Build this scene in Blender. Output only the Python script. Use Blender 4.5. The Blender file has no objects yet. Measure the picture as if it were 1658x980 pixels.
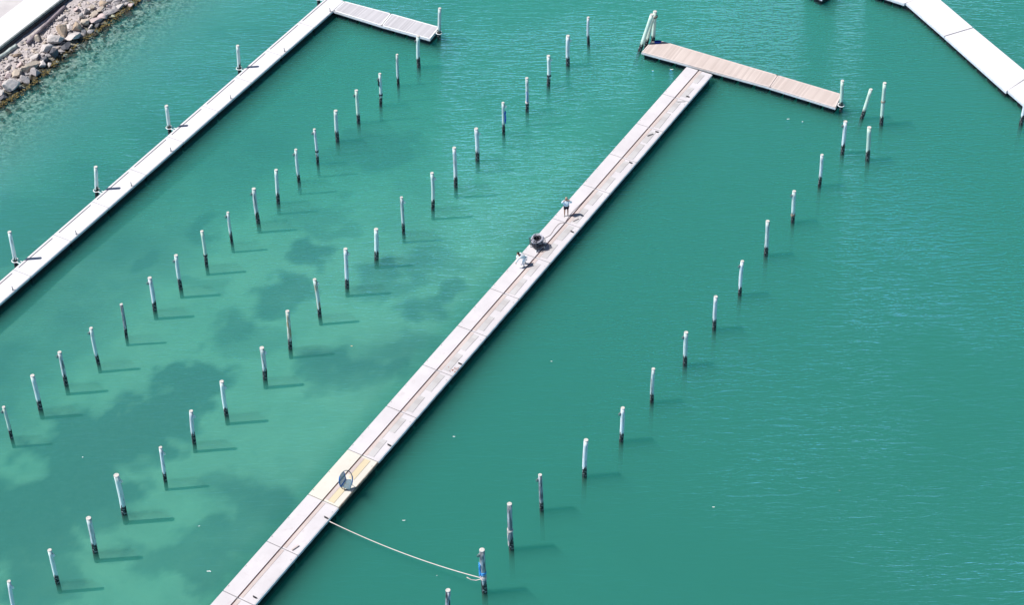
import bpy, bmesh, math, random
import numpy as np
from mathutils import Vector, Matrix, Quaternion, noise as mnoise
S = bpy.context.scene
COL = S.collection
PI = math.pi
# ---------------------------------------------------------------- camera
F_PX, PHI, RHO, CAM_H = 3028.0, math.radians(41.476), math.radians(-1.1774), 90.0
FW = Vector((0, math.cos(PHI), -math.sin(PHI)))
R0 = Vector((1, 0, 0)); U0 = R0.cross(FW)
RT = R0 * math.cos(RHO) + U0 * math.sin(RHO)
UP = -R0 * math.sin(RHO) + U0 * math.cos(RHO)
cd = bpy.data.cameras.new('camera'); cam = bpy.data.objects.new('camera', cd); COL.objects.link(cam)
cd.sensor_width = 36; cd.lens = 36 * F_PX / 1658
cd.clip_start = 1; cd.clip_end = 3000
M = Matrix.Identity(4)
for i in range(3):
    M[i][0] = RT[i]; M[i][1] = UP[i]; M[i][2] = -FW[i]
M.translation = (0, 0, CAM_H)
cam.matrix_world = M
S.camera = cam
# ---------------------------------------------------------------- light
SUN_EL, SUN_AZ = math.radians(57.5), math.radians(185)      # direction towards the sun, math azimuth
w = bpy.data.worlds.new('World'); S.world = w; w.use_nodes = True
nt = w.node_tree; bg = nt.nodes['Background']
sky = nt.nodes.new('ShaderNodeTexSky'); sky.sky_type = 'NISHITA'; sky.sun_disc = False
sky.sun_elevation = SUN_EL; sky.sun_rotation = PI / 2 - SUN_AZ
sky.air_density = 1.0; sky.dust_density = 0.1; sky.ozone_density = 3.0
nt.links.new(sky.outputs[0], bg.inputs[0]); bg.inputs[1].default_value = 0.055
ld = bpy.data.lights.new('sun', 'SUN'); sun = bpy.data.objects.new('sun', ld); COL.objects.link(sun)
ld.energy = 4.9; ld.angle = math.radians(0.55); ld.color = (1.0, 0.965, 0.92)
sd = Vector((math.cos(SUN_EL) * math.cos(SUN_AZ), math.cos(SUN_EL) * math.sin(SUN_AZ), math.sin(SUN_EL)))
sun.rotation_euler = sd.to_track_quat('Z', 'Y').to_euler()
S.view_settings.view_transform = 'Standard'; S.view_settings.look = 'None'
S.view_settings.exposure = 0.25; S.view_settings.gamma = 1; S.view_settings.use_curve_mapping = False
S.cycles.use_denoising = True
S.cycles.max_bounces = 6; S.cycles.transparent_max_bounces = 12; S.cycles.volume_bounces = 1
S.cycles.sample_clamp_indirect = 4

# ---------------------------------------------------------------- helpers
def at(x, y, z=0.0):
    """point of the place at height z seen at photo pixel (x, y)"""
    d = FW * F_PX + RT * (x - 829) - UP * (y - 490)
    return Vector((0, 0, CAM_H)) + d * ((z - CAM_H) / d.z)
def ppx(p):
    q = Vector(p) - Vector((0, 0, CAM_H))
    return (829 + F_PX * q.dot(RT) / q.dot(FW), 490 - F_PX * q.dot(UP) / q.dot(FW))
def top_of(b, x, y):
    """top point of a pole with foot b whose head is seen at (x, y), leaning only sideways"""
    d = FW * F_PX + RT * (x - 829) - UP * (y - 490)
    t = b.y / d.y
    p = Vector((0, 0, CAM_H)) + d * t
    return Vector((p.x, b.y, p.z))
def tag(o, label=None, cat=None, group=None, kind=None):
    if label: o['label'] = label
    if cat: o['category'] = cat
    if group: o['group'] = group
    if kind: o['kind'] = kind
    return o
def empty(name, loc, rz=0):
    o = bpy.data.objects.new(name, None); COL.objects.link(o)
    o.location = loc; o.rotation_euler = (0, 0, rz); o.empty_display_size = 0.3
    return o
def obj(name, bm, mat, parent=None, loc=None, smooth=False, rot=None):
    if isinstance(bm, bmesh.types.BMesh):
        me = bpy.data.meshes.new(name); bm.to_mesh(me); bm.free()
    else:
        me = bm
    me.name = name
    if mat is not None:
        me.materials.clear(); me.materials.append(mat)
    if smooth:
        me.polygons.foreach_set('use_smooth', [True] * len(me.polygons))
    o = bpy.data.objects.new(name, me); COL.objects.link(o)
    if loc is not None: o.location = loc
    if rot is not None: o.rotation_euler = rot
    if parent: o.parent = parent
    return o
def box(bm, x0, x1, y0, y1, z0, z1, bev=0.0, rz=0.0, tilt=0.0):
    v = [bm.verts.new(c) for c in ((x0, y0, z0), (x1, y0, z0), (x1, y1, z0), (x0, y1, z0), (x0, y0, z1), (x1, y0, z1), (x1, y1, z1), (x0, y1, z1))]
    f = [bm.faces.new([v[i] for i in q]) for q in ((3, 2, 1, 0), (4, 5, 6, 7), (0, 1, 5, 4), (1, 2, 6, 5), (2, 3, 7, 6), (3, 0, 4, 7))]
    if rz or tilt:
        c = Vector(((x0 + x1) / 2, (y0 + y1) / 2, (z0 + z1) / 2))
        bmesh.ops.rotate(bm, verts=v, cent=c, matrix=Matrix.Rotation(rz, 3, 'Z') @ Matrix.Rotation(tilt, 3, 'X'))
    if bev:
        es = list({e for q in f for e in q.edges})
        bmesh.ops.bevel(bm, geom=es, offset=bev, segments=1, affect='EDGES')
def prism(bm, pts, z0, z1):
    """solid over a polygon of xy points (anticlockwise)"""
    a = [bm.verts.new((p[0], p[1], z0)) for p in pts]; b = [bm.verts.new((p[0], p[1], z1)) for p in pts]
    bm.faces.new(list(reversed(a))); bm.faces.new(b)
    n = len(pts)
    for i in range(n):
        bm.faces.new((a[i], a[(i + 1) % n], b[(i + 1) % n], b[i]))
    bmesh.ops.recalc_face_normals(bm, faces=bm.faces)
def tube(bm, pts, r, seg=8, cap=True, closed=False):
    pts = [Vector(p) for p in pts]; n = len(pts)
    rr = r if isinstance(r, (list, tuple)) else [r] * n
    rings = []; prev = None
    for i, p in enumerate(pts):
        if closed: t = pts[(i + 1) % n] - pts[i - 1]
        else: t = pts[min(i + 1, n - 1)] - pts[max(i - 1, 0)]
        t.normalize()
        if prev is None:
            a = Vector((0, 0, 1)) if abs(t.z) < 0.9 else Vector((1, 0, 0))
            nrm = a.cross(t).normalized()
        else:
            nrm = (prev - t * prev.dot(t)).normalized()
        prev = nrm; b = t.cross(nrm)
        rings.append([bm.verts.new(p + (nrm * math.cos(2 * PI * k / seg) + b * math.sin(2 * PI * k / seg)) * rr[i]) for k in range(seg)])
    m = n if closed else n - 1
    for i in range(m):
        A, B = rings[i], rings[(i + 1) % n]
        for k in range(seg):
            bm.faces.new((A[k], A[(k + 1) % seg], B[(k + 1) % seg], B[k]))
    if cap and not closed:
        bm.faces.new(list(reversed(rings[0]))); bm.faces.new(rings[-1])
def ringpts(c, R, n=20, ax=(1, 0, 0), ay=(0, 1, 0), a0=0, a1=2 * PI, end=False):
    ax, ay, c = Vector(ax), Vector(ay), Vector(c)
    m = n - 1 if end else n
    return [c + ax * (R * math.cos(a0 + (a1 - a0) * i / m)) + ay * (R * math.sin(a0 + (a1 - a0) * i / m)) for i in range(n)]
def mesh_np(name, V, Fq):
    me = bpy.data.meshes.new(name)
    me.vertices.add(len(V)); me.vertices.foreach_set('co', np.asarray(V, np.float32).ravel())
    me.loops.add(Fq.size); me.loops.foreach_set('vertex_index', Fq.astype(np.int32).ravel())
    me.polygons.add(len(Fq)); me.polygons.foreach_set('loop_start', np.arange(len(Fq), dtype=np.int32) * 4)
    me.update(); me.validate()
    return me
# numpy value noise
_rs = np.random.RandomState(5); _L = _rs.rand(256, 256)
def vn(x, y):
    xi = np.floor(x).astype(int); yi = np.floor(y).astype(int); fx = x - xi; fy = y - yi
    fx = fx * fx * (3 - 2 * fx); fy = fy * fy * (3 - 2 * fy)
    g = lambda a, b: _L[a & 255, b & 255]
    return (g(xi, yi) * (1 - fx) + g(xi + 1, yi) * fx) * (1 - fy) + (g(xi, yi + 1) * (1 - fx) + g(xi + 1, yi + 1) * fx) * fy
def fbm(x, y, o=4):
    s = 0; a = 0.5; t = 0
    for i in range(o):
        s = s + a * vn(x * 2 ** i + 17 * i, y * 2 ** i + 31 * i); t += a; a *= 0.5
    return s / t

# ---------------------------------------------------------------- materials
class NB:
    def __init__(s, name):
        s.m = bpy.data.materials.new(name); s.m.use_nodes = True; s.t = s.m.node_tree
        s.t.nodes.clear(); s.out = s.t.nodes.new('ShaderNodeOutputMaterial')
    def n(s, typ, **kw):
        q = s.t.nodes.new('ShaderNode' + typ)
        for k, v in kw.items(): setattr(q, k, v)
        return q
    def l(s, a, b): s.t.links.new(a, b)
    def set(s, sock, v):
        if isinstance(v, bpy.types.NodeSocket): s.l(v, sock)
        else: sock.default_value = v
    def math(s, op, a, b=0.0, c=0.0, clamp=False):
        q = s.n('Math', operation=op, use_clamp=clamp); s.set(q.inputs[0], a); s.set(q.inputs[1], b)
        if op in ('MULTIPLY_ADD', 'COMPARE', 'SMOOTH_MIN'): s.set(q.inputs[2], c)
        return q.outputs[0]
    def mapr(s, v, a, b, c=0.0, d=1.0):
        q = s.n('MapRange'); s.set(q.inputs[0], v); s.set(q.inputs[1], a); s.set(q.inputs[2], b); s.set(q.inputs[3], c); s.set(q.inputs[4], d)
        return q.outputs[0]
    def mix(s, f, a, b):
        q = s.n('Mix', data_type='RGBA')
        s.set(q.inputs[0], f); s.set(q.inputs[6], a if isinstance(a, bpy.types.NodeSocket) else (*a, 1)); s.set(q.inputs[7], b if isinstance(b, bpy.types.NodeSocket) else (*b, 1))
        return q.outputs[2]
    def coord(s, kind='Object', scale=(1, 1, 1), rot=(0, 0, 0)):
        c = s.n('TexCoord'); mp = s.n('Mapping'); s.l(c.outputs[kind], mp.inputs[0])
        mp.inputs['Scale'].default_value = scale; mp.inputs['Rotation'].default_value = rot
        return mp.outputs[0]
    def noise(s, vec, scale, detail=3, rough=0.5, dist=0.0):
        q = s.n('TexNoise'); s.l(vec, q.inputs['Vector']); q.inputs['Scale'].default_value = scale
        q.inputs['Detail'].default_value = detail; q.inputs['Roughness'].default_value = rough; q.inputs['Distortion'].default_value = dist
        return q.outputs['Fac']
    def bsdf(s, col, rough=0.8, bump=None, bs=0.3, bd=0.02, spec=0.3, metal=0.0):
        p = s.n('BsdfPrincipled'); s.set(p.inputs['Base Color'], col if isinstance(col, bpy.types.NodeSocket) else (*col, 1))
        s.set(p.inputs['Roughness'], rough); p.inputs['Specular IOR Level'].default_value = spec; p.inputs['Metallic'].default_value = metal
        if bump is not None:
            b = s.n('Bump'); b.inputs['Strength'].default_value = bs; b.inputs['Distance'].default_value = bd
            s.l(bump, b.inputs['Height']); s.l(b.outputs[0], p.inputs['Normal'])
        s.l(p.outputs[0], s.out.inputs[0]); return s.m
def mat_simple(name, col, rough=0.7, var=0.15, scale=6, bump=0.2, spec=0.3, metal=0.0):
    b = NB(name); v = b.coord(); n = b.noise(v, scale, 4)
    lo = tuple(c * (1 - var) for c in col); hi = tuple(min(1, c * (1 + var)) for c in col)
    return b.bsdf(b.mix(b.mapr(n, .3, .7), lo, hi), rough, n, bump, 0.01, spec, metal)
def mat_deck(name, c0, c1, stain, plank=0.0, seam=0.35, axis=0):
    """pale deck slab: fine mottling, soft stains, optional planks along one axis"""
    b = NB(name); v = b.coord(); g = b.n('NewGeometry').outputs['Position']
    big = b.noise(g, 0.55, 4, .6); fine = b.noise(g, 9, 5, .65); st = b.noise(g, 1.7, 6, .7, .6)
    col = b.mix(b.mapr(big, .35, .65), c0, c1)
    col = b.mix(b.math('MULTIPLY', b.mapr(st, .56, .74), 0.6), col, stain)
    col = b.mix(b.mapr(fine, .55, .8, 0, .35), col, tuple(c * .72 for c in c0))
    bump = fine
    if plank:
        sep = b.n('SeparateXYZ'); b.l(v, sep.inputs[0]); x = b.math('DIVIDE', sep.outputs[axis], plank)
        wn = b.n('TexWhiteNoise', noise_dimensions='1D'); b.l(b.math('FLOOR', x), wn.inputs['W'])
        col = b.mix(b.math('MULTIPLY', wn.outputs['Value'], .55), col, tuple(c * .74 for c in stain))
        fr = b.math('FRACT', x); d = b.math('ABSOLUTE', b.math('SUBTRACT', fr, .5))
        ln = b.mapr(d, .42, .49)
        col = b.mix(b.math('MULTIPLY', ln, seam), col, (.1, .08, .08))
        bump = b.math('SUBTRACT', fine, ln)
    return b.bsdf(col, .8, bump, .3, .01, .25)
M_conc = mat_deck('white_deck', (.62, .59, .61), (.56, .53, .55), (.48, .415, .42))
M_conc2 = mat_deck('white_deck_plain', (.68, .665, .69), (.645, .63, .65), (.60, .56, .57))
M_cream = mat_deck('cream_deck', (.65, .62, .56), (.60, .57, .51), (.54, .48, .38))
M_pinkwood = mat_deck('pink_plank_deck', (.63, .54, .505), (.58, .495, .46), (.55, .45, .41), plank=.145)
M_greywood = mat_deck('grey_plank_deck', (.57, .555, .585), (.52, .51, .54), (.42, .41, .44), plank=.12, seam=.15)
M_panel = mat_deck('grey_cover', (.54, .525, .53), (.47, .455, .46), (.44, .40, .39), plank=.5, seam=.0, axis=1)
M_pplank = mat_deck('pink_cover', (.57, .49, .465), (.50, .425, .405), (.42, .34, .33))
M_tan = mat_deck('tan_cover', (.64, .55, .39), (.60, .51, .35), (.54, .45, .31))
M_trough = mat_simple('rusty_trough', (.12, .042, .032), .9, .5, 3)
M_fascia = mat_simple('pale_fascia', (.60, .60, .62), .75, .12, 3)
M_rimwood = mat_simple('pale_rim_wood', (.64, .55, .52), .8, .1, 3)
M_edgewood = mat_simple('old_edge_wood', (.28, .22, .17), .9, .5, 2.5)
M_float = mat_simple('black_float', (.012, .012, .014), .6, .4, 3)
M_white = mat_simple('white_paint', (.80, .80, .80), .5, .05, 5)
M_black = mat_simple('black_rubber', (.018, .018, .022), .6, .4, 5)
M_dkmetal = mat_simple('dark_metal', (.09, .09, .10), .5, .3, 8)
M_bluetube = mat_simple('blue_tube', (.035, .16, .42), .45, .3, 5)
M_greytube = mat_simple('grey_tube', (.22, .23, .24), .5, .3, 5)
M_rope = mat_simple('white_rope', (.68, .58, .54), .9, .1, 30)
M_bluerope = mat_simple('blue_rope', (.08, .38, .80), .9, .2, 20)
M_navyrope = mat_simple('navy_rope', (.02, .07, .45), .9, .3, 20)
M_cable = mat_simple('grey_cable', (.22, .18, .18), .7, .1, 5)
M_skin = mat_simple('skin', (.42, .24, .17), .6, .06, 20, .05)
M_shirt = mat_simple('pale_blue_shirt', (.62, .72, .80), .9, .06, 12)
M_whitecloth = mat_simple('white_cloth', (.80, .80, .81), .9, .05, 12)
M_navy = mat_simple('navy_shorts', (.012, .014, .03), .9, .2, 12)
M_hair = mat_simple('dark_hair', (.02, .014, .01), .7, .3, 30)
M_greyhair = mat_simple('fair_hair', (.42, .34, .27), .7, .2, 30)
M_shoe = mat_simple('shoe', (.35, .34, .33), .7, .1, 20)
M_weed = None
def mat_pile(name, hi, lo, thr, rust=0.0):
    b = NB(name); v = b.coord(); oi = b.n('ObjectInfo').outputs['Random']
    sep = b.n('SeparateXYZ'); b.l(v, sep.inputs[0]); z = sep.outputs[2]
    sc = b.n('Mapping'); tc = b.n('TexCoord'); b.l(tc.outputs['Object'], sc.inputs[0]); sc.inputs['Scale'].default_value = (7, 7, .8)
    cm = b.n('CombineXYZ'); b.l(b.math('MULTIPLY', oi, 40), cm.inputs[2]); b.l(b.math('MULTIPLY', oi, 23), cm.inputs[0]); b.l(cm.outputs[0], sc.inputs['Location'])
    s = b.noise(sc.outputs[0], 1.0, 5, .65, .4)
    pat = b.noise(sc.outputs[0], .5, 3, .6)
    col = b.mix(b.mapr(s, thr, thr + .16), hi, lo)
    col = b.mix(b.mapr(pat, .5, .75, 0, .5), col, tuple(c * .6 for c in hi))
    if rust: col = b.mix(b.math('MULTIPLY', b.mapr(pat, .46, .56), rust), col, (.42, .26, .10))
    drop = b.noise(b.coord(scale=(9, 9, 1.6)), 1.3, 3, .7)
    col = b.mix(b.mapr(drop, .62, .70, 0, .6), col, tuple(c * .35 for c in hi))
    col = b.mix(b.mapr(oi, 0, 1, 0, .35), col, tuple(c * .55 for c in hi))
    lim = b.math('ADD', .75, b.math('MULTIPLY', b.math('SUBTRACT', s, .5), 1.6)); lim = b.math('ADD', lim, b.math('MULTIPLY', oi, .2))
    wet = b.mapr(b.math('SUBTRACT', lim, z), -.04, .06)
    barn = b.noise(b.coord(scale=(1, 1, 1)), 7, 3, .7)
    wcol = b.mix(b.mapr(barn, .53, .62), (.013, .015, .016), (.36, .38, .36))
    # under water: murky green painted in so the shaft fades into the sea
    wcol = b.mix(b.mapr(z, .02, -.25), wcol, (.05, .065, .05))
    return b.bsdf(b.mix(wet, col, wcol), .85, s, .5, .02, .2)
M_pile = mat_pile('weathered_pile', (.72, .81, .77), (.17, .20, .21), .535, 0)
M_pilew = mat_pile('whitish_pile', (.76, .79, .80), (.18, .18, .22), .54, 0)
M_piler = mat_pile('rusty_streaked_pile', (.66, .74, .68), (.18, .17, .17), .53, .8)
M_piled = mat_pile('blackened_pile', (.62, .65, .68), (.022, .022, .035), .40, 0)
M_piles = mat_pile('streaky_pile', (.66, .72, .70), (.06, .07, .08), .49, 0)
M_pileg = mat_pile('greenish_pile', (.66, .78, .66), (.17, .21, .18), .59, 0)
M_cap = mat_simple('pile_head', (.56, .53, .50), .85, .2, 9)
def mat_rock(name, a, b_, c):
    b = NB(name); v = b.coord(); g = b.n('NewGeometry').outputs['Position']
    n1 = b.noise(v, 1.6, 5, .7); n2 = b.noise(v, 9, 6, .75)
    col = b.mix(b.mapr(n1, .35, .65), a, b_); col = b.mix(b.mapr(n2, .5, .75, 0, .6), col, c)
    sp = b.n('SeparateXYZ'); b.l(g, sp.inputs[0])
    wl = b.mapr(b.math('ADD', sp.outputs[2], b.math('MULTIPLY', n2, -.25)), .12, -.02)
    col = b.mix(wl, col, (.05, .045, .03))
    return b.bsdf(col, .9, n2, .6, .04, .2)
ROCKM = {'pale': mat_rock('pale_grey_rock', (.60, .55, .53), (.50, .46, .45), (.30, .28, .27)),
         'grey': mat_rock('grey_rock', (.42, .39, .39), (.32, .30, .31), (.15, .15, .16)),
         'cream': mat_rock('cream_rock', (.56, .49, .41), (.50, .42, .35), (.34, .28, .23)),
         'tan': mat_rock('tan_rock', (.46, .35, .25), (.40, .33, .28), (.24, .18, .14)),
         'pink': mat_rock('pinkish_rock', (.58, .47, .46), (.48, .40, .39), (.28, .22, .22)),
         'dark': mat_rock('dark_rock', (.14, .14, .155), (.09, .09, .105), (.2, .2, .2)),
         'green': mat_rock('greenish_rock', (.42, .43, .34), (.34, .36, .26), (.2, .2, .14))}

# ---------------------------------------------------------------- seabed and shore
DZ = 0.6                                     # deck height above the water
e0, e1 = at(0, 77, 1.5), at(99, 0, 1.5)      # quay edge
dq = (e1 - e0); dq.z = 0; dq.normalize(); nq = Vector((dq.y, -dq.x, 0))     # nq points to the water
def quay_uv(x, y): return ((x - e0.x) * dq.x + (y - e0.y) * dq.y, (x - e0.x) * nq.x + (y - e0.y) * nq.y)
wl_a, wl_b = at(0, 173), at(226, 0)          # waterline
W0 = quay_uv(wl_a.x, wl_a.y)[1]; U_0 = quay_uv(wl_a.x, wl_a.y)[0]
W1 = quay_uv(wl_b.x, wl_b.y)[1]; U_1 = quay_uv(wl_b.x, wl_b.y)[0]
def axis_coords(lo, hi, st, far):
    a = list(np.arange(lo, hi, st)); s = st
    while a[-1] < far: s *= 1.5; a.append(a[-1] + s)
    s = st
    while a[0] > -far: s *= 1.5; a.insert(0, a[0] - s)
    return np.array(a)
gx = axis_coords(-52, 52, .28, 700); gy = axis_coords(66, 154, .28, 900)
X, Y = np.meshgrid(gx, gy)
U = (X - e0.x) * dq.x + (Y - e0.y) * dq.y; Wd = (X - e0.x) * nq.x + (Y - e0.y) * nq.y
WL = W0 + (W1 - W0) * np.clip((U - U_0) / (U_1 - U_0), -1, 2)      # shoreline offset from the quay edge
dsh = Wd - WL                                                         # metres out from the waterline
depth = .98 + (2.3 - 1.8 * np.clip(fbm(X / 13 + 3, Y / 10 + 5, 4) - .47, 0, .4) * np.clip((X - 4 + (Y - 100) * -.58) / 6, 0, 1)) * np.clip((X + 6 + (Y - 100) * -.58) / 8, 0, 1) ** 1.2 + .25 * (fbm(X / 9, Y / 9) - .5) + .9 * np.clip((Y - 108) / 26, 0, 1)
rub = np.clip(1 - dsh / 5.5, 0, 1)
bed = -depth
shore_in = 1.05 - 1.15 * np.clip(Wd / np.maximum(WL, .5), -.3, 1)      # berm down to the waterline
shore_out = -.12 - .135 * np.clip(dsh, 0, 30) ** .95
Z = np.where(dsh < 0, shore_in, np.maximum(shore_out, bed))
Z = Z + rub ** .7 * np.where(dsh > -.8, 1, .35) * .45 * (fbm(X / .55, Y / .55, 3) - .55)
Z = np.where(Wd < -.25, .7, Z)
V = np.stack([X, Y, Z], -1).reshape(-1, 3); nx, ny = len(gx), len(gy)
I = np.arange(nx * ny).reshape(ny, nx)
Fq = np.stack([I[:-1, :-1], I[:-1, 1:], I[1:, 1:], I[1:, :-1]], -1).reshape(-1, 4)
me = mesh_np('seabed', V, Fq)
# seaweed beds: real dark vegetation on the bottom, (photo x, y, half width px, half height px, strength)
WEED = [(310, 628, 62, 30, 1), (255, 668, 66, 34, 1), (180, 715, 80, 38, 1), (110, 775, 85, 45, 1), (45, 850, 80, 62, .95), (140, 800, 75, 48, .9), (70, 935, 70, 55, .8), (375, 535, 36, 34, .7),
        (440, 488, 52, 28, .9), (405, 560, 50, 30, .45), (502, 424, 42, 22, .9), (620, 470, 50, 26, .7), (690, 492, 46, 20, .8), (560, 600, 90, 34, .75), (655, 560, 70, 24, .4), (300, 905, 110, 34, .75), (425, 860, 60, 60, .7),
        (385, 800, 50, 40, .55), (615, 235, 90, 46, .85), (500, 345, 60, 26, .5), (545, 372, 46, 18, .5), (345, 380, 45, 16, .45), (330, 475, 30, 14, .45), (235, 430, 35, 14, .35), (700, 445, 48, 15, .5), (740, 430, 50, 16, .4), (705, 60, 90, 34, .4), (860, 60, 60, 60, .35), (760, 130, 70, 30, .35),
        (70, 350, 110, 34, .75), (170, 290, 90, 40, .75), (290, 215, 90, 36, .45), (20, 400, 60, 34, .75), (360, 130, 80, 26, .3), (430, 60, 70, 26, .35),
        (1560, 700, 90, 55, .5), (1350, 695, 75, 50, .4), (1180, 560, 80, 30, .25), (1020, 300, 60, 60, .2), (1480, 930, 120, 26, .3), (1450, 90, 160, 60, .35), (1600, 420, 60, 60, .25), (985, 480, 110, 40, .2), (1300, 850, 70, 40, .25), (850, 360, 50, 40, .2)]
fine = fbm(X / 1.1, Y / 1.1, 5); wob = (fbm(X / 3.2, Y / 3.2, 5) - .5); wob2 = (fbm(X / 3.2 + 90, Y / 3.2 + 40, 5) - .5)
Xw, Yw = X + wob * 5.5, Y + wob2 * 5.5
wd = np.zeros_like(X)
for (px, py, rx, ry, s) in WEED:
    c = at(px, py, -1.3); a = rx / 22.5; b_ = ry / 15.0
    d = np.sqrt(((Xw - c.x) / a) ** 2 + ((Yw - c.y) / b_) ** 2) + 1.1 * (fine - .5) + .5 * (wob2)
    wd = np.maximum(wd, s * np.clip((1.28 - d) / .5, 0, 1))
wd = np.clip(wd + .55 * np.clip((-27 - X - (Y - 100) * -.575) / 4, 0, 1) + 1.1 * np.clip(fbm(X / 8, Y / 6.5, 6) - .5, -.1, .3) + .35 * np.clip(fbm(X / 2.6 + 7, Y / 2.2, 5) - .52, 0, .3) + .25 * (fine - .5), 0, 1)
att = me.attributes.new('weed', 'FLOAT', 'POINT'); att.data.foreach_set('value', wd.astype(np.float32).ravel())
att = me.attributes.new('grit', 'FLOAT', 'POINT'); att.data.foreach_set('value', (.85 * np.clip(1.3 - dsh / 11, 0, 1)).astype(np.float32).ravel())
att = me.attributes.new('rubble', 'FLOAT', 'POINT'); att.data.foreach_set('value', (np.clip(1.25 - dsh / 5.5, 0, 1)).astype(np.float32).ravel())
b = NB('seabed_sand_and_weed'); g = b.n('NewGeometry').outputs['Position']
aw = b.n('Attribute', attribute_name='weed').outputs['Fac']; ar = b.n('Attribute', attribute_name='rubble').outputs['Fac']
n1 = b.noise(g, .35, 5, .6, .5); n2 = b.noise(g, 2.4, 5, .7); n3 = b.noise(g, 3.4, 5, .75, .6)
sand = b.mix(b.mapr(n1, .35, .65), (.48, .475, .335), (.38, .385, .28))
weed = b.mix(b.mapr(n2, .35, .65), (.105, .12, .12), (.145, .165, .16))
col = b.mix(b.mapr(b.math('ADD', aw, b.math('MULTIPLY', b.math('SUBTRACT', n2, .5), .5)), .1, .9), sand, weed)
grit = b.mix(b.mapr(n2, .3, .7), (.36, .34, .33), (.22, .21, .215))
col = b.mix(b.n('Attribute', attribute_name='grit').outputs['Fac'], col, grit)
stones = b.mix(b.mapr(n3, .42, .6), (.045, .046, .045), (.44, .42, .34))
stones = b.mix(b.mapr(b.noise(g, 5, 4, .7), .5, .7, 0, .7), stones, (.16, .16, .10))
col = b.mix(b.mapr(b.math('ADD', ar, b.math('MULTIPLY', b.math('SUBTRACT', n3, .5), .5)), .0, .75), col, stones)
sz = b.n('SeparateXYZ'); b.l(g, sz.inputs[0])
dry = b.mix(b.mapr(n2, .4, .6), (.56, .50, .49), (.45, .40, .39))
dry = b.mix(b.mapr(b.math('ADD', sz.outputs[2], b.math('MULTIPLY', n2, .3)), .68, .52), dry, (.07, .065, .07))  # low ground darkened, shade of the boulder gaps put into its colour
col = b.mix(b.mapr(sz.outputs[2], .08, .3), col, dry)
b.bsdf(col, .95, n3, .5, .06, .1)
o = obj('seabed', me, b.m, smooth=True); tag(o, kind='structure')

# ---------------------------------------------------------------- water: clear green sea with a rippled skin
b = NB('harbour_water')
pos = b.n('NewGeometry').outputs['Position']
def wmap(sx, sy, rz):
    q = b.n('Mapping'); b.l(pos, q.inputs[0]); q.inputs['Scale'].default_value = (sx, sy, 1); q.inputs['Rotation'].default_value = (0, 0, rz); return q.outputs[0]
r1 = b.noise(wmap(.50, 2.2, .27), 1.0, 3, .55, 1.1)
r2 = b.noise(wmap(1.3, 4.4, -.08), 1.0, 3, .6, .8)
r3 = b.noise(wmap(4.0, 8.0, .3), 1.0, 2, .6)
wind = b.noise(wmap(.045, .06, .3), 1.0, 3, .5)
r1 = b.math('MULTIPLY', b.math('POWER', r1, 2.2), 1.5); r2 = b.math('MULTIPLY', b.math('POWER', r2, 2.2), 1.5)
hgt = b.math('ADD', b.math('MULTIPLY', r1, .6), b.math('ADD', b.math('MULTIPLY', r2, .34), b.math('MULTIPLY', r3, .05)))
bmp = b.n('Bump'); bmp.inputs['Distance'].default_value = .30; b.l(hgt, bmp.inputs['Height'])
sp_ = b.n('SeparateXYZ'); b.l(pos, sp_.inputs[0])
fetch = b.mapr(b.math('ADD', sp_.outputs[1], b.math('MULTIPLY', sp_.outputs[0], .55)), 62, 108, .40, 1.0)
b.l(b.math('MULTIPLY', fetch, b.mapr(wind, .35, .62, .45, 1.0)), bmp.inputs['Strength'])
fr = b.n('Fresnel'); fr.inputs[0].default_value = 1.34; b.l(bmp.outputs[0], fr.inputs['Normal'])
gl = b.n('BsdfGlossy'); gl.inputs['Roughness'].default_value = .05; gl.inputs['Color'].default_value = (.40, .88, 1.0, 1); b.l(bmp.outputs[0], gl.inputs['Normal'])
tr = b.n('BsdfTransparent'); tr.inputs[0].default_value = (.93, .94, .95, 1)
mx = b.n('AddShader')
gcol = b.n('VectorMath', operation='SCALE'); gcol.inputs[0].default_value = (.26, .50, 1.0); b.l(b.math('MULTIPLY', b.math('SUBTRACT', fr.outputs[0], .024, clamp=True), 2.7), gcol.inputs['Scale'])  # bluish gain put into the reflection colour so ripple crests show as bright streaks
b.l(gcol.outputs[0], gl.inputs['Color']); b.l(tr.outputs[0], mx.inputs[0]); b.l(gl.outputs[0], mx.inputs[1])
b.l(mx.outputs[0], b.out.inputs[0])
va = b.n('VolumeAbsorption'); vs = b.n('VolumeScatter'); ad = b.n('AddShader')
SA = (.74, .170, .245); SS = (.135, .42, .325)
va.inputs['Density'].default_value = .8; va.inputs['Color'].default_value = (*(1 - c / .8 for c in SA), 1)
vs.inputs['Density'].default_value = .4; vs.inputs['Color'].default_value = (*(c / .4 for c in SS), 1); vs.inputs['Anisotropy'].default_value = 0.0
b.l(va.outputs[0], ad.inputs[0]); b.l(vs.outputs[0], ad.inputs[1]); b.l(ad.outputs[0], b.out.inputs['Volume'])
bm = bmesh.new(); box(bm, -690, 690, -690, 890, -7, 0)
o = obj('water', bm, b.m); tag(o, kind='structure')

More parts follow.
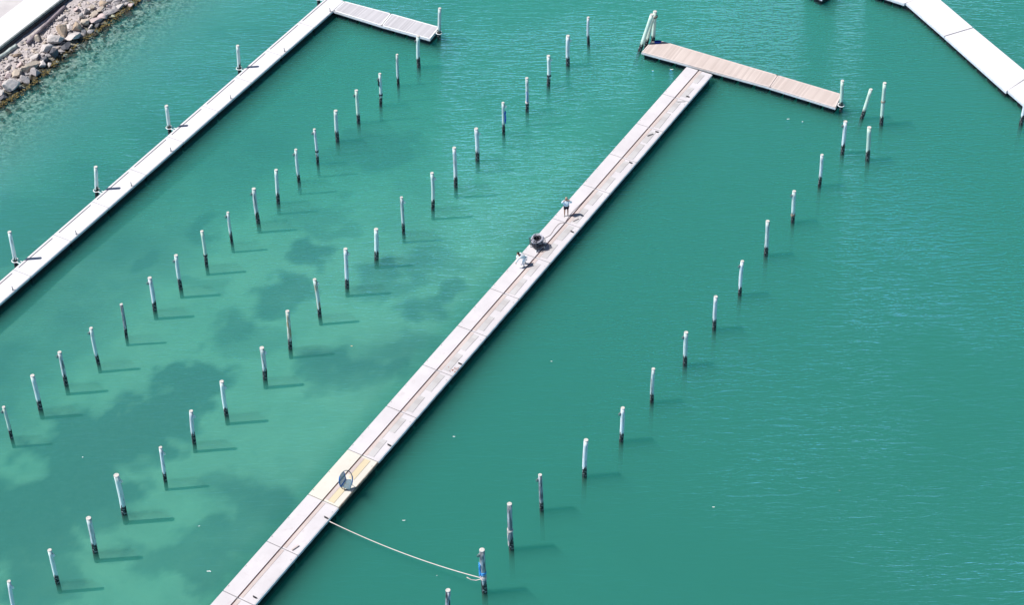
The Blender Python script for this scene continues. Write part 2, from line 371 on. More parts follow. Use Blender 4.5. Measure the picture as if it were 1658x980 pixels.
# ---------------------------------------------------------------- quay
def along(u, w_, z): return e0 + dq * u + nq * w_ + Vector((0, 0, z - 1.5))
def strip(bm, u0, u1, w0, w1, z0, z1, n=1):
    P = [along(u0, w0, 0), along(u1, w0, 0), along(u1, w1, 0), along(u0, w1, 0)]
    prism(bm, [(p.x, p.y) for p in reversed(P)], z0, z1)
quay = empty('quay_wall', along(2, 0, 0)); tag(quay, 'white concrete quay slab with a dark edge above the boulders', 'quay')
def under(o, par):
    o.parent = par; o.matrix_parent_inverse = Matrix.Translation(par.location).inverted() if True else None
    return o
pv = at(0, 29, 1.5); wpv = quay_uv(pv.x, pv.y)[1]
bm = bmesh.new(); strip(bm, -30, 30, wpv, -.14, .6, 1.5); o = obj('slab', bm, M_conc2); under(o, quay)
bm = bmesh.new(); strip(bm, -30, 30, -.14, .02, .55, 1.53); o = obj('edge_kerb', bm, mat_simple('weathered_kerb', (.17, .20, .20), .8, .3, 4)); under(o, quay)
bm = bmesh.new(); strip(bm, -30, 30, .02, .1, .3, 1.30); o = obj('wall_face', bm, mat_simple('shade_painted_wall_face', (.05, .05, .06), .9, .4, 2)); under(o, quay)  # near-black colour paints in the shade of the wall's unlit side
bm = bmesh.new(); strip(bm, -30, 30, wpv - 16, wpv, .58, 1.47)
o = obj('pavement', bm, mat_deck('worn_paving', (.56, .53, .53), (.46, .43, .44), (.52, .42, .38))); tag(o, kind='structure')
# logs lying at the foot of the quay
def log(p, q, r, m, label, bark):
    a, c = at(*p, 1.05), at(*q, 1.05); mid = (a + c) / 2; n = 12
    bm = bmesh.new(); tube(bm, [a.lerp(c, i / n) - mid + Vector((random.uniform(-.02, .02), random.uniform(-.02, .02), random.uniform(-.03, .02))) for i in range(n + 1)], [r * (1 + random.uniform(-.08, .08)) for i in range(n + 1)], 10)
    o = obj('drift_log', bm, m, loc=mid, smooth=True); tag(o, label, 'log', 'old logs at the foot of the quay'); return o
random.seed(3)
log((44, 69), (105, 10), .15, mat_simple('grey_log', (.24, .20, .22), .9, .3, 3), 'long thin dark grey log lying in the shade along the quay wall', 0)
log((-12, 101), (27, 73), .17, mat_simple('green_log', (.42, .47, .45), .8, .3, 3), 'short pale green grey log lying along the quay at the left picture edge', 0)

# ---------------------------------------------------------------- boulders
def rock_bm(rx, ry, rz, seed, sub=3, cuts=11):
    rnd = random.Random(seed); bm = bmesh.new(); bmesh.ops.create_icosphere(bm, subdivisions=sub, radius=1)
    off = Vector((rnd.uniform(0, 99), rnd.uniform(0, 99), 0))
    planes = []
    for i in range(cuts):
        n = Vector((rnd.gauss(0, 1), rnd.gauss(0, 1), rnd.gauss(0, 1))).normalized(); planes.append((n, rnd.uniform(.36, .72)))
    for v in bm.verts:
        p = v.co.copy(); p *= 1 + .22 * mnoise.noise(p * 1.3 + off)
        for n, d in planes:
            k = p.dot(n)
            if k > d: p -= n * (k - d)
        p *= 1 + .07 * mnoise.noise(p * 4 + off) + .03 * mnoise.noise(p * 11 + off)
        v.co = Vector((p.x * rx, p.y * ry, p.z * rz)) * 1.55
    return bm
ROCKS = [(20.5, 140, 30, 22, 'pale', 'largest rounded pale grey boulder at the lower left above the waterline'),
 (41, 128.5, 13, 17, 'grey', 'upright grey boulder right beside the largest rounded one'),
 (25.5, 121, 19, 13, 'cream', 'flat cream boulder just above the largest rounded one'),
 (47, 108, 33, 13, 'cream', 'long cream slab like boulder slanting up to the right'),
 (59, 118, 18, 15, 'grey', 'grey pointed boulder below the long cream slab, beside yellow weed'),
 (70, 105, 11, 11, 'pale', 'small pale round boulder in the dark gap right of the long cream slab'),
 (80, 104, 8, 11, 'pale', 'narrow pale stone next to yellow weed, right of the small round boulder'),
 (74, 80, 21, 19, 'pale', 'big pale round boulder standing above a dark gap in the left half'),
 (56, 93, 22, 12, 'pale', 'pale elongated boulder lying left of the dark gap'),
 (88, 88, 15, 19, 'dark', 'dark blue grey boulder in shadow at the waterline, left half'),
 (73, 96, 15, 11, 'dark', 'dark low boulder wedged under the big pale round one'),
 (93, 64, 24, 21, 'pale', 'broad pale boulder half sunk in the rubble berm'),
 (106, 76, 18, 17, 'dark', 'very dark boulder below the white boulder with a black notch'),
 (102, 50, 20, 18, 'tan', 'tan boulder with a dark right side above the white notched one'),
 (118, 59, 22, 16, 'pale', 'white boulder with a black notch, near the middle of the row'),
 (124, 44, 14, 17, 'tan', 'brown upright boulder touching the cream block'),
 (112, 45, 9, 9, 'pale', 'small pale stone between the tan boulder and the brown one'),
 (137, 35, 18, 16, 'cream', 'cream block shaped boulder with a black shaded foot'),
 (131, 27, 11, 14, 'pale', 'whitish upright boulder behind the cream block'),
 (141, 19, 10, 13, 'dark', 'dark grey upright boulder right of the whitish one'),
 (150, 23, 16, 9, 'cream', 'low peach coloured boulder with a toothed lower edge'),
 (154, 33, 22, 12, 'pink', 'flat pinkish grey boulder right of the cream block'),
 (167, 26, 16, 13, 'pink', 'pinkish boulder leaning on the flat pinkish grey one'),
 (161, 16, 17, 8, 'cream', 'low cream slab with a straight black shadow under it'),
 (149, 12, 11, 10, 'cream', 'small cream boulder left of the low cream slab'),
 (166, 7, 13, 13, 'tan', 'tan boulder above the low cream slab, near the top edge'),
 (176.5, 10, 9, 8, 'pink', 'small round pinkish stone right of the tan boulder'),
 (180, 18, 23, 10, 'grey', 'long grey boulder slanting up to the right near the top'),
 (194, 10, 16, 11, 'pale', 'pale flat topped boulder at the upper end of the long grey one'),
 (211, 8, 11, 12, 'pink', 'pink boulder with yellow weed at the far upper right of the row'),
 (184, 27, 11, 9, 'green', 'greenish weedy boulder at the waterline near the upper right'),
 (146, 43, 11, 8, 'pale', 'small triangular pale stone below the flat pinkish boulder'),
 (136, 52, 9, 9, 'grey', 'small round grey stone at the waterline, left of a square one'),
 (148, 52, 12, 10, 'grey', 'small square grey stone at the waterline beside yellow weed'),
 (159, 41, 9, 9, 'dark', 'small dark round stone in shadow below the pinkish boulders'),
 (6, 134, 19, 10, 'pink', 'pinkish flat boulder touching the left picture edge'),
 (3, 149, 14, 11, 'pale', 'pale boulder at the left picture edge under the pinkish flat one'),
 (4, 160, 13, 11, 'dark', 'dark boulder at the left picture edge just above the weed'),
 (12, 124, 14, 8, 'pink', 'small pink stone above the pinkish flat boulder at the left edge'),
 (188, 1, 14, 7, 'pale', 'pale boulder cut by the top picture edge'),
 (199, 3, 8, 8, 'grey', 'small grey stone at the top edge right of the pale cut one'),
 (28, 89, 14, 7, 'tan', 'flat yellowish tan stone high on the berm near the short log'),
 (59, 62, 13, 10, 'cream', 'cream stone high on the berm beside the long thin log'),
 (100, 27, 19, 8, 'pale', 'white flat slab high on the berm near the long log end'),
 (124, 15, 10, 7, 'pink', 'small pinkish stone high on the berm above the white flat slab'),
 (33, 104, 12, 8, 'pink', 'small pinkish stone left of the long cream slab'),
 (13, 108, 12, 7, 'pale', 'small pale stone on the berm near the left picture edge')]
def shore_z(p):
    u, w_ = quay_uv(p.x, p.y); wl = W0 + (W1 - W0) * (u - U_0) / (U_1 - U_0)
    return 1.05 - 1.15 * max(-.3, min(1, w_ / wl)) if w_ < wl else -.12 - .135 * (w_ - wl)
for i, (px, py, wpx, hpx, tone, lab) in enumerate(ROCKS):
    z = .45
    for k in range(4): p = at(px, py, z); z = max(shore_z(p), -.05) + .22 * hpx / 15
    rx = wpx / 21.0 / 2; rz = hpx / 21 / 2 * .9; ry = hpx / 21.0 / 2 * 1.05
    ang = math.atan2(dq.y, dq.x) * .8 if wpx / hpx > 1.3 else random.uniform(-.4, .6)
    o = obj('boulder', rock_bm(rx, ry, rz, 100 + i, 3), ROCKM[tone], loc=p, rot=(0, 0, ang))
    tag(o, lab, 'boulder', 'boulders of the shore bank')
# loose rubble: uncountable
rnd = random.Random(8); V_, F_ = [], []
tmpl = []
for k in range(6):
    t = rock_bm(1, 1, .75, 900 + k, 1, 6); t.verts.ensure_lookup_table()
    tmpl.append(([v.co.copy() for v in t.verts], [[v.index for v in f.verts] for f in t.faces])); t.free()
def scatter(name, count, ufrom, uto, wf, wt, smin, smax, mat, zf, power=1.0):
    bm = bmesh.new()
    for k in range(count):
        u = rnd.uniform(ufrom, uto); wl = W0 + (W1 - W0) * (u - U_0) / (U_1 - U_0)
        q = wf + (wt - wf) * rnd.random() ** power; w_ = q * wl
        p = along(u, w_, 0); s = rnd.uniform(smin, smax) * rnd.uniform(.6, 1.2)
        z = zf(p, q); vs_, fs_ = rnd.choice(tmpl)
        mt = Matrix.Rotation(rnd.uniform(0, 6.3), 3, 'Z') @ Matrix.Rotation(rnd.uniform(-.5, .5), 3, 'X') @ Matrix.Diagonal((s * rnd.uniform(.8, 1.4), s, s * rnd.uniform(.5, .9)))
        nv = [bm.verts.new(mt @ c + Vector((p.x, p.y, z))) for c in vs_]
        for f in fs_: bm.faces.new([nv[j] for j in f])
    o = obj(name, bm, mat); return o
M_rub = NB('rubble_mix'); g = M_rub.n('NewGeometry'); isl = g.outputs['Random Per Island']
cr = M_rub.n('ValToRGB'); M_rub.l(isl, cr.inputs[0])
for k, (p_, c_) in enumerate([(0, (.50, .44, .43)), (.3, (.56, .51, .50)), (.55, (.42, .38, .38)), (.75, (.54, .46, .38)), (1, (.26, .25, .26))]):
    if k < 2: e_ = cr.color_ramp.elements[k]; e_.position = p_
    else: e_ = cr.color_ramp.elements.new(p_)
    e_.color = (*c_, 1)
cr.color_ramp.elements[1].position = .3
M_rub.bsdf(cr.outputs[0], .9, M_rub.noise(g.outputs['Position'], 12, 4), .5, .02, .2)
o = scatter('rubble', 1900, -14, 24, .10, .72, .04, .15, M_rub.m, lambda p, q: shore_z(p) + .02, .9); tag(o, 'loose pinkish grey rubble covering the bank under the quay', 'rubble', kind='stuff')
o = scatter('riprap', 420, -14, 24, .55, 1.04, .16, .34, ROCKM['grey'], lambda p, q: shore_z(p) - .05); tag(o, 'darker broken stone filling the gaps between the boulders', 'stones', kind='stuff')
o = scatter('sunken_stones', 700, -14, 26, 1.0, 1.5, .05, .17, mat_rock('algae_stone', (.32, .31, .24), (.26, .255, .20), (.17, .17, .13)), lambda p, q: shore_z(p) + .03, 2.4); tag(o, 'algae covered stones in the shallow water off the boulders', 'stones', kind='stuff')
# yellow brown weed along the waterline
WD = [(4, 169, 20, 6), (20, 160, 24, 8), (30, 154, 12, 6), (47, 141, 26, 7), (58, 133, 14, 6), (72, 119, 14, 11), (88, 104, 16, 9), (98, 94, 12, 5), (112, 83, 16, 5), (122, 76, 12, 5), (141, 61, 16, 6), (152, 53, 12, 5), (161, 48, 16, 8), (172, 40, 16, 7), (184, 31, 12, 7), (190, 25, 15, 8), (198, 19, 10, 7), (212, 13, 13, 6), (217, 8, 12, 8), (221, 2, 10, 8)]
bm = bmesh.new()
for k, (px, py, wp, hp) in enumerate(WD):
    c = at(px, py, .06)
    for j in range(int(38 * wp * hp / 120)):
        t_ = rnd.gauss(0, .38) * wp / 21; s_ = rnd.gauss(0, .36) * hp / 18
        p = c + dq * t_ + nq * s_; z = rnd.uniform(-.02, .16)
        r_ = rnd.uniform(.03, .09); a_ = rnd.uniform(0, 6.28)
        pts = [Vector((math.cos(a_ + q) * r_ * rnd.uniform(.5, 1.6), math.sin(a_ + q) * r_ * rnd.uniform(.5, 1.6), rnd.uniform(-.03, .05))) for q in (0, 1.4, 3.0, 4.5)]
        bm.faces.new([bm.verts.new(p + Vector((q.x, q.y, z + q.z))) for q in pts])
b = NB('yellow_weed'); isl = b.n('NewGeometry').outputs['Random Per Island']
b.bsdf(b.mix(isl, (.22, .165, .05), (.07, .06, .025)), .7)
o = obj('seaweed', bm, b.m); tag(o, 'yellow brown seaweed fringe along the foot of the boulders', 'seaweed', kind='stuff')

# ---------------------------------------------------------------- middle pier
A0, A1 = at(361, 957, DZ), at(1112, 107.4, DZ)
dm = (A1 - A0).normalized(); nm = Vector((dm.y, -dm.x, 0)); PW = 2.35
LP = [(361, 957), (435.4, 878.4), (503.8, 802.8), (568.4, 730), (631.6, 659.8), (689.4, 592.5), (745.5, 529), None, (848, 410.4), (896.6, 353.8), (943.9, 298.5), (987, 248.5), (1031, 199.5), (1073.7, 151.7), (1112, 107.4)]
ss = [((at(*q, DZ) - A0).dot(dm) if q else None) for q in LP]; ss[7] = (ss[6] + ss[8]) / 2
ss = [ss[0] - 4.7 * 3, ss[0] - 4.7 * 2, ss[0] - 4.7] + ss
rzm = math.atan2(-nm.x * 0 + nm.y, nm.x)     # local x = across (to the right), local y = along
pier = empty('floating_pier', A0 - Vector((0, 0, DZ)), rzm)
tag(pier, 'long white floating pier running diagonally through the middle, with people on it', 'pier')
rnd = random.Random(21)
def pm(s, l, z): return A0 + dm * s + nm * l + Vector((0, 0, z - DZ))
for k in range(len(ss) - 1):
    s0, s1 = ss[k] + .03, ss[k + 1] - .03; L = s1 - s0; idx = k - 3
    cream = idx == 2
    mt = M_cream if cream else M_conc
    bm = bmesh.new()
    for (x0, x1, z0, z1) in ((0, 1.075, .40, .60), (1.175, PW, .40, .60), (1.0, 1.3, .34, .40 - .003)):
        box(bm, x0, x1, 0, L, z0, z1, .012 if z1 == .6 else 0)
    o = obj('deck_section', bm, mt, pier, (0, s0, 0))
    if cream: o['label'] = 'cream coloured deck section with tan boards'
    sec = o
    bm = bmesh.new(); box(bm, 1.08, 1.17, .05, L - .05, .402, .43)
    tube(bm, [(1.125, .1, .53), (1.125, L - .1, .53)], .022, 6)
    obj('cable_trough', bm, M_trough, sec)
    bm = bmesh.new(); box(bm, PW + .003, PW + .055, .02, L - .02, .40, .585, .008)
    for j in range(5): box(bm, PW + .055, PW + .072, L * (j + .35) / 5, L * (j + .65) / 5, .42, .54)
    obj('side_fender', bm, M_edgewood if cream else M_fascia, sec)
    bm = bmesh.new(); box(bm, .10, 2.22, .12, L - .12, -.55, .338, .03)
    obj('pontoon', bm, M_float, sec)
    gaps = [(.1, 1.02), (L - 1.5, L - .1)] if cream else [(.08, L - .08)]
    for (a_, c_) in ([(.15, L * .36), (L * .60, L - .15)] if cream else [(.08, L - .08)]):
        if idx in (0, 1): wpl = .24
        else: wpl = .26
        bm = bmesh.new(); box(bm, 1.185, 1.185 + wpl, a_, c_, .6, .618, .004)
        obj('cover_plank', bm, M_pplank, sec)
    if cream: lay = [(.12, L * .46, 0), (L * .54, L - .15, 0)]
    elif idx in (-1,): lay = []
    elif idx in (0, 1): lay = []
    else: lay = [(rnd.uniform(.1, .4), L * rnd.uniform(.40, .52), rnd.uniform(-.012, .03)), (L * rnd.uniform(.54, .6), L - rnd.uniform(.15, .5), rnd.uniform(-.03, .012))]
    for (a_, c_, tw) in lay:
        x0 = 1.68 + (rnd.uniform(-.03, .05) if not cream else 0)
        bm = bmesh.new(); box(bm, -.22, .22, -(c_ - a_) / 2, (c_ - a_) / 2, 0, .022, .004)
        q = obj('cover_panel', bm, M_tan if cream else M_panel, sec, (x0, (a_ + c_) / 2, .602), rot=(0, 0, tw))
    # small recessed slots at the edges
    for (x_, y_) in ((.08, .45), (.08, L * .5), (PW - .11, L - .5)):
        bm = bmesh.new(); box(bm, -.012, .012, -.05, .05, .6, .606); obj('edge_slot', bm, M_dkmetal, sec, (x_, y_, 0))
# black mooring cleats on the right hand strip
for (px, py) in [(528, 839.4), (412.8, 968.5), (744.9, 589.8), (630.3, 721.9), (926.4, 375.9), (1021.2, 263.9), (1063.7, 214), (1113.5, 156.8)]:
    p = at(px, py, DZ); d = p - A0; s_, l_ = d.dot(dm), d.dot(nm)
    bm = bmesh.new(); box(bm, -.13, .13, -.05, .05, .604, .63, .01)
    box(bm, -.15, .15, -.03, .03, .66, .70, .012); box(bm, -.08, -.04, -.03, .03, .63, .66); box(bm, .04, .08, -.03, .03, .63, .66)
    obj('mooring_cleat', bm, M_black, pier, (l_, s_, 0), rot=(0, 0, rnd.uniform(-.15, .15)))
# cross head at the far end: two plank covered platforms
def platform(name, pts, mat, label, cat, group=None, floats=6, rim=True, zt=DZ, fasc=.2, zoff=0):
    """pts: photo pixels of deck corners, near-left first, anticlockwise seen from above"""
    W_ = [at(*q, zt) for q in pts]; o0 = W_[0].copy(); dx = (W_[1] - W_[0]); ang = math.atan2(dx.y, dx.x)
    root = empty(name, (o0.x, o0.y, 0), ang); tag(root, label, cat, group)
    Rm = Matrix.Rotation(-ang, 3, 'Z'); loc = [(Rm @ (q - o0)) for q in W_]; P2 = [(q.x, q.y) for q in loc]
    bm = bmesh.new(); prism(bm, P2, zt - .06, zt); obj('deck', bm, mat, root)
    c = Vector((sum(p[0] for p in P2) / len(P2), sum(p[1] for p in P2) / len(P2)))
    def ins(d): return [((p[0] - c.x) * (1 - 2 * d / (max(q[0] for q in P2) - min(q[0] for q in P2))) + c.x, (p[1] - c.y) * (1 - 2 * d / (max(q[1] for q in P2) - min(q[1] for q in P2))) + c.y) for p in P2]
    bm = bmesh.new(); prism(bm, ins(-.03), zt - fasc, zt - .063); obj('frame', bm, M_fascia, root)
    if rim:
        bm = bmesh.new(); n = len(P2)
        for i in range(n):
            a, d = Vector((*P2[i], 0)), Vector((*P2[(i + 1) % n], 0)); t = (d - a).normalized(); m_ = Vector((-t.y, t.x, 0))
            q = [a + t * .002, d - t * .105, d - t * .105 + m_ * .10, a + t * .002 + m_ * .10] if i % 2 == 0 else [a + t * .103, d - t * .002, d - t * .002 + m_ * .10, a + t * .103 + m_ * .10]
            prism(bm, [(v.x, v.y) for v in q], zt + .003, zt + .02)
        obj('edge_rim', bm, M_rimwood if mat == M_pinkwood else M_white, root)
    x1 = max(p[0] for p in P2); x0 = min(p[0] for p in P2); y1 = max(p[1] for p in P2); y0 = min(p[1] for p in P2); w_ = (x1 - x0) / floats
    for i in range(floats):
        bm = bmesh.new(); box(bm, x0 + w_ * (i + .12), x0 + w_ * (i + .88), y0 + .14, y1 - .14, -.25, zt - fasc - .003, .04)
        box(bm, x0 + w_ * (i + .2), x0 + w_ * (i + .8), y0 + .10, y0 + .14, .05, .10)
        obj('float', bm, M_float, root)
    return root, P2
platform('pier_head', [(1039, 84), (1245.6, 140.6), (1259, 121.4), (1071, 66), (1054, 67.5)], M_pinkwood, 'longer pinkish plank platform where the middle pier ends', 'pontoon', 'plank platforms at the head of the middle pier', 8)
platform('pier_head', [(1246.4, 141.2), (1352.5, 174), (1363, 152.5), (1260, 121.8)], M_pinkwood, 'shorter pinkish plank platform at the outer right end, beside a guide pile', 'pontoon', 'plank platforms at the head of the middle pier', 5)

# ---------------------------------------------------------------- left pier
B0, B1 = at(21.5, 436.5, DZ), at(482.9, 35.7, DZ)
dl = (B1 - B0).normalized(); nl = Vector((dl.y, -dl.x, 0)); LW = 1.62
L2 = [(21.5, 436.5), (85, 379.2), (147.4, 325.8), (208.1, 272.7), (270.5, 220.7), (327, 171), (380, 124.3), (430, 81.4), (482.9, 35.7)]
sl = [(at(*q, DZ) - B0).dot(dl) for q in L2]; sl = [-4.8 * 3, -4.8 * 2, -4.8] + sl + [(at(529, -3, DZ) - B0).dot(dl) + .4]
rzl = math.atan2(nl.y, nl.x)
lpier = empty('floating_pier', B0 - Vector((0, 0, DZ)), rzl)
tag(lpier, 'narrower plain white floating pier along the left side with a dark line near its edge', 'pier')
for k in range(len(sl) - 1):
    s0, s1 = sl[k] + .022, sl[k + 1] - .022; L = s1 - s0
    w0 = LW
    bm = bmesh.new(); box(bm, 0, .17, 0, L, .38, .60, .01); box(bm, .255, w0, 0, L, .38, .60, .012)
    box(bm, .17, .255, 0, .35, .38, .598); box(bm, .17, .255, L - .35, L, .38, .598)
    o = obj('deck_section', bm, M_conc2, lpier, (0, s0, 0))
    bm = bmesh.new(); box(bm, .172, .253, .353, L - .353, .40, .46); obj('slot_channel', bm, M_trough, o)
    bm = bmesh.new(); box(bm, w0 + .003, w0 + .05, .02, L - .02, .40, .58, .008)
    for j in range(4): box(bm, w0 + .05, w0 + .066, L * (j + .3) / 4, L * (j + .7) / 4, .42, .53)
    obj('side_fender', bm, M_fascia, o)
    bm = bmesh.new(); box(bm, .08, w0 - .08, .1, L - .1, -.5, .378, .03); obj('pontoon', bm, M_float, o)
for (px, py) in [(23.4, 471), (126, 380.5), (215, 301.8), (278.5, 245.5), (377.7, 161), (463.4, 84), (537, 19)]:
    p = at(px, py, DZ); s_ = (p - B0).dot(dl)
    bm = bmesh.new()
    tube(bm, [(w0 - .10, 0, .58), (w0 - .10, 0, .80), (w0 - .13, .02, .95)], [.035, .03, .028], 8)
    tube(bm, [(w0 - .10, -.09, .66), (w0 - .10, .09, .66)], .02, 6)
    obj('mooring_post', bm, M_greytube, lpier, (0, s_, 0))
platform('pier_head', [(540.5, 17.2), (617, 41.0), (633, 21.5), (557.5, 1.5)], M_greywood, 'grey topped platform next to the left pier, inner one of the pair', 'pontoon', 'grey platforms at the head of the left pier', 4)
platform('pier_head', [(618, 41.4), (696, 63), (711.5, 43.5), (634, 21.9)], M_greywood, 'grey topped platform with a guide pile, outer one of the pair', 'pontoon', 'grey platforms at the head of the left pier', 4)

# ---------------------------------------------------------------- right pier
def slab_pier(pts, label):
    return platform('pontoon_pier', pts, M_conc2, label, 'pontoon', 'wide white pontoons in the upper right corner', 6, rim=False, fasc=.24)
slab_pier([(1529, 57.5), (1467, 3.5), (1513, -9), (1575, 43.8)][::-1][2:] + [(1529, 57.5), (1467, 3.5), (1513, -9), (1575, 43.8)][::-1][:2], 'wide white pontoon reaching the top picture edge, above a dark seam')
slab_pier([(1629.5, 147.5), (1530.2, 58.7), (1576.2, 45), (1668, 121)][::-1][2:] + [(1629.5, 147.5), (1530.2, 58.7), (1576.2, 45), (1668, 121)][::-1][:2], 'widest white pontoon below the dark seam, with a faint grey stain')
slab_pier([(1760, 258), (1632, 146), (1669.5, 122.3), (1800, 232)][::-1][2:] + [(1760, 258), (1632, 146), (1669.5, 122.3), (1800, 232)][::-1][:2], 'white pontoon leaving the picture at the right edge')
slab_pier([(1400, -16), (1464, 5.0), (1511, -9.5), (1450, -32)], 'small tip of a white pontoon at the top picture edge')
platform('pontoon_pier', [(1312, -11), (1331, -2), (1350, -27), (1330, -36)], M_black, 'dark corner of a low pontoon just showing at the top picture edge', 'pontoon', None, 2, rim=False)

# ---------------------------------------------------------------- piles
rnd = random.Random(77)
def shaft_bm(b0, t0, r, bend, zb, sides=16):
    """pole from zb under water to its head, in coordinates with the foot at the waterline"""
    n = 14; pts = []; rr = []
    d = t0 - b0; slope = d / d.z
    for i in range(n + 1):
        z = zb + (d.z - zb) * i / n; f = z / d.z
        off = bend * math.sin(PI * max(0, min(1, f)))
        pts.append(slope * z + Vector((off, 0, 0))); rr.append(r * (1.04 - .08 * f) * (1 + rnd.uniform(-.025, .025)))
    bm = bmesh.new(); tube(bm, pts, rr, sides)
    return bm, pts[-1], rr[-1], slope
def pile(base, top, r, mat, label, group, hook=0, band=None, collar=False, name='mooring_pile', bend=0.0, parent=None, cat='pile', rag=None):
    b0 = at(*base); t0 = top_of(b0, *top)
    root = empty(name, b0) if parent is None else None
    if root: tag(root, label, cat, group)
    bm, tp, tr_, sl_ = shaft_bm(b0, t0, r, bend, -3.4)
    par = root
    sh = obj('shaft', bm, mat, par, smooth=True)
    for p in sh.data.polygons:
        if len(p.vertices) > 4: p.use_smooth = False
    q = rnd.random()
    bm = bmesh.new(); a = Vector((rnd.uniform(-.05, .05), rnd.uniform(-.05, .05), 1)).normalized()
    tube(bm, [tp, tp + Vector((0, 0, .035)), tp + Vector((0, 0, .05))], [tr_ * 1.03, tr_ * 1.03, tr_ * .92], 16)
    cap = obj('top_cap', bm, M_cap, par)
    D = t0 - b0
    def pt(f): return D * f + Vector((bend * math.sin(PI * f), 0, 0))
    if hook:
        zf = 1 - rnd.uniform(.32, .5) / D.z; c = pt(zf); s = hook
        bm = bmesh.new(); box(bm, -.03, .03, -.05, .05, -.12, .12)
        bmesh.ops.translate(bm, verts=bm.verts, vec=c + Vector((s * (r + .03), -.04, 0)))
        tube(bm, [c + Vector((s * (r + .03), -.05, .08)), c + Vector((s * (r + .13), -.08, .06)), c + Vector((s * (r + .14), -.09, -.06)), c + Vector((s * (r + .04), -.05, -.14))], .022, 6)
        obj('mooring_hook', bm, M_white if s * rnd.random() > 0 else M_greytube, par)
    if band:
        for (fz, m_) in band:
            c = pt(fz); bm = bmesh.new()
            for k in range(4): tube(bm, ringpts(c + Vector((0, 0, (k - 1.5) * .045)), r * 1.07, 14, (1, 0, rnd.uniform(-.15, .15)), (0, 1, rnd.uniform(-.2, .2))), .024, 6, closed=True)
            obj('rope_band', bm, m_, par)
    if rag:
        fz0, fz1, m_, s = rag; bm = bmesh.new(); n = 9
        for strand in range(5):
            ph = rnd.uniform(0, 1)
            tube(bm, [pt(fz0 + (fz1 - fz0) * i / n) + Vector((s * (r * 1.02 + .02 + .04 * math.sin(i * 1.1 + ph * 6)), -.12 + .05 * strand, 0)) for i in range(n + 1)], .032, 5)
        obj('hanging_rope', bm, m_, par)
    return root
ORD = ['first', 'second', 'third', 'fourth', 'fifth', 'sixth', 'seventh', 'eighth', 'ninth', 'tenth', 'eleventh', 'twelfth', 'thirteenth', 'fourteenth', 'fifteenth', 'sixteenth', 'seventeenth', 'eighteenth', 'nineteenth', 'twentieth', 'topmost']
def parse(s): return [[float(v) for v in q.split()] for q in s.split(';')]
RA = parse("6 660 18.5 708;52.5 609 65 661;96.5 571 107 622;147.5 532 159 587;196.5 493.5 204.5 544;242.5 450.5 250.5 501;285 414 292.5 466;327 375 334.5 429;369 344.5 375.5 392;411 306 418 359;447 275.5 450.5 327;479 242.5 484 293;509 209.5 514.5 264;543.5 179.5 546.5 227;577 146.5 580.5 197;615 119.5 616.5 169;643 88.5 645 137;677 58.5 678 107")
RB = parse("14.5 942.5 25 997;80.5 892 93 943;143.5 840 154 893;188.5 770.5 201 831;260 725.5 267.5 777;309.5 666.5 314.5 716;359 618.5 366.5 671;424 564 429 612;465.5 504.5 470 563;509.5 453 517.5 510;559.5 403.5 562 464;609 371.5 609.5 418;650 320 653.5 376;699.5 280.5 701 337;735.5 239.5 738 301;771 208.5 773 258;814.5 166.5 815.5 215;853 126.5 853.5 178;888 90.5 888 137;919.5 58 919.5 104;952.5 28 953 71")
RC = parse("725.5 957 722 1025;780.5 891.5 784.5 958;825 817 828 888;874.5 770 877 825;949 713.5 946.5 770;1008.5 661.5 1006 713;1058 598 1055.5 650;1111 539 1109 590;1159 481 1156.5 532;1202 423.5 1198 476;1243 358.5 1240 412;1286 310 1283.5 358;1331 251 1327 300;1369 197 1364 247")
FA = {7: dict(band=[(.30, M_black)]), 11: dict(), 12: dict(band=[(.36, M_black)]), 15: dict(band=[(.33, M_black)], rag=(.62, .82, M_black, -1)), 3: dict(), 4: dict(mat=M_piled)}
LA = {4: 'mooring pile with a darker face', 7: 'pale mooring pile with a black rope band', 12: 'pale mooring pile with a dark band low down', 15: 'mooring pile with dark rope at its side'}
for i, (tx, ty, bx, by) in enumerate(RA):
    k = FA.get(i, {}); k = dict(k); m_ = k.pop('mat', (M_pileg, M_pile, M_piles, M_pile, M_pile, M_pilew, M_pile)[i % 7])
    pile((bx, by), (tx, ty), .134 + .014 * ((i * 7) % 4 - 1.5), m_, LA.get(i, 'pale weathered mooring pile') + ', ' + ORD[i] + ' from bottom in the leftmost row', 'mooring piles of the left row', hook=-1 if i % 3 != 1 else 0, bend=rnd.uniform(-.04, .04), **k)
FB = {5: dict(hook=1), 8: dict(mat=M_piler), 9: dict(mat=M_piler), 16: dict(rag=(.35, .72, M_navyrope, 1)), 17: dict(rag=(.28, .62, M_navyrope, -.2), band=[(.25, M_rope)]), 18: dict(band=[(.33, M_black)])}
LB = {8: 'mooring pile with a rusty yellow streak', 9: 'leaning mooring pile with a rusty top', 16: 'pile with blue rope hanging down', 17: 'pile with blue rope and white band', 18: 'pile with a thin dark band', 3: 'thick tall mooring pile'}
for i, (tx, ty, bx, by) in enumerate(RB):
    k = dict(FB.get(i, {})); m_ = k.pop('mat', (M_pilew, M_pile, M_piles, M_pile, M_pilew)[i % 5]); hk = k.pop('hook', 1 if i % 3 != 2 else 0)
    where = ' from bottom, row left of middle pier' if i < 20 else ' of row left of middle pier'
    pile((bx, by), (tx, ty), .142 + .014 * ((i * 5) % 4 - 1.5) + (.02 if i in (2, 3, 8) else 0), m_, LB.get(i, 'pale mooring pile with a black foot') + ', ' + ORD[i] + where, 'mooring piles of the middle row', hook=hk, bend=rnd.uniform(-.04, .05), **k)
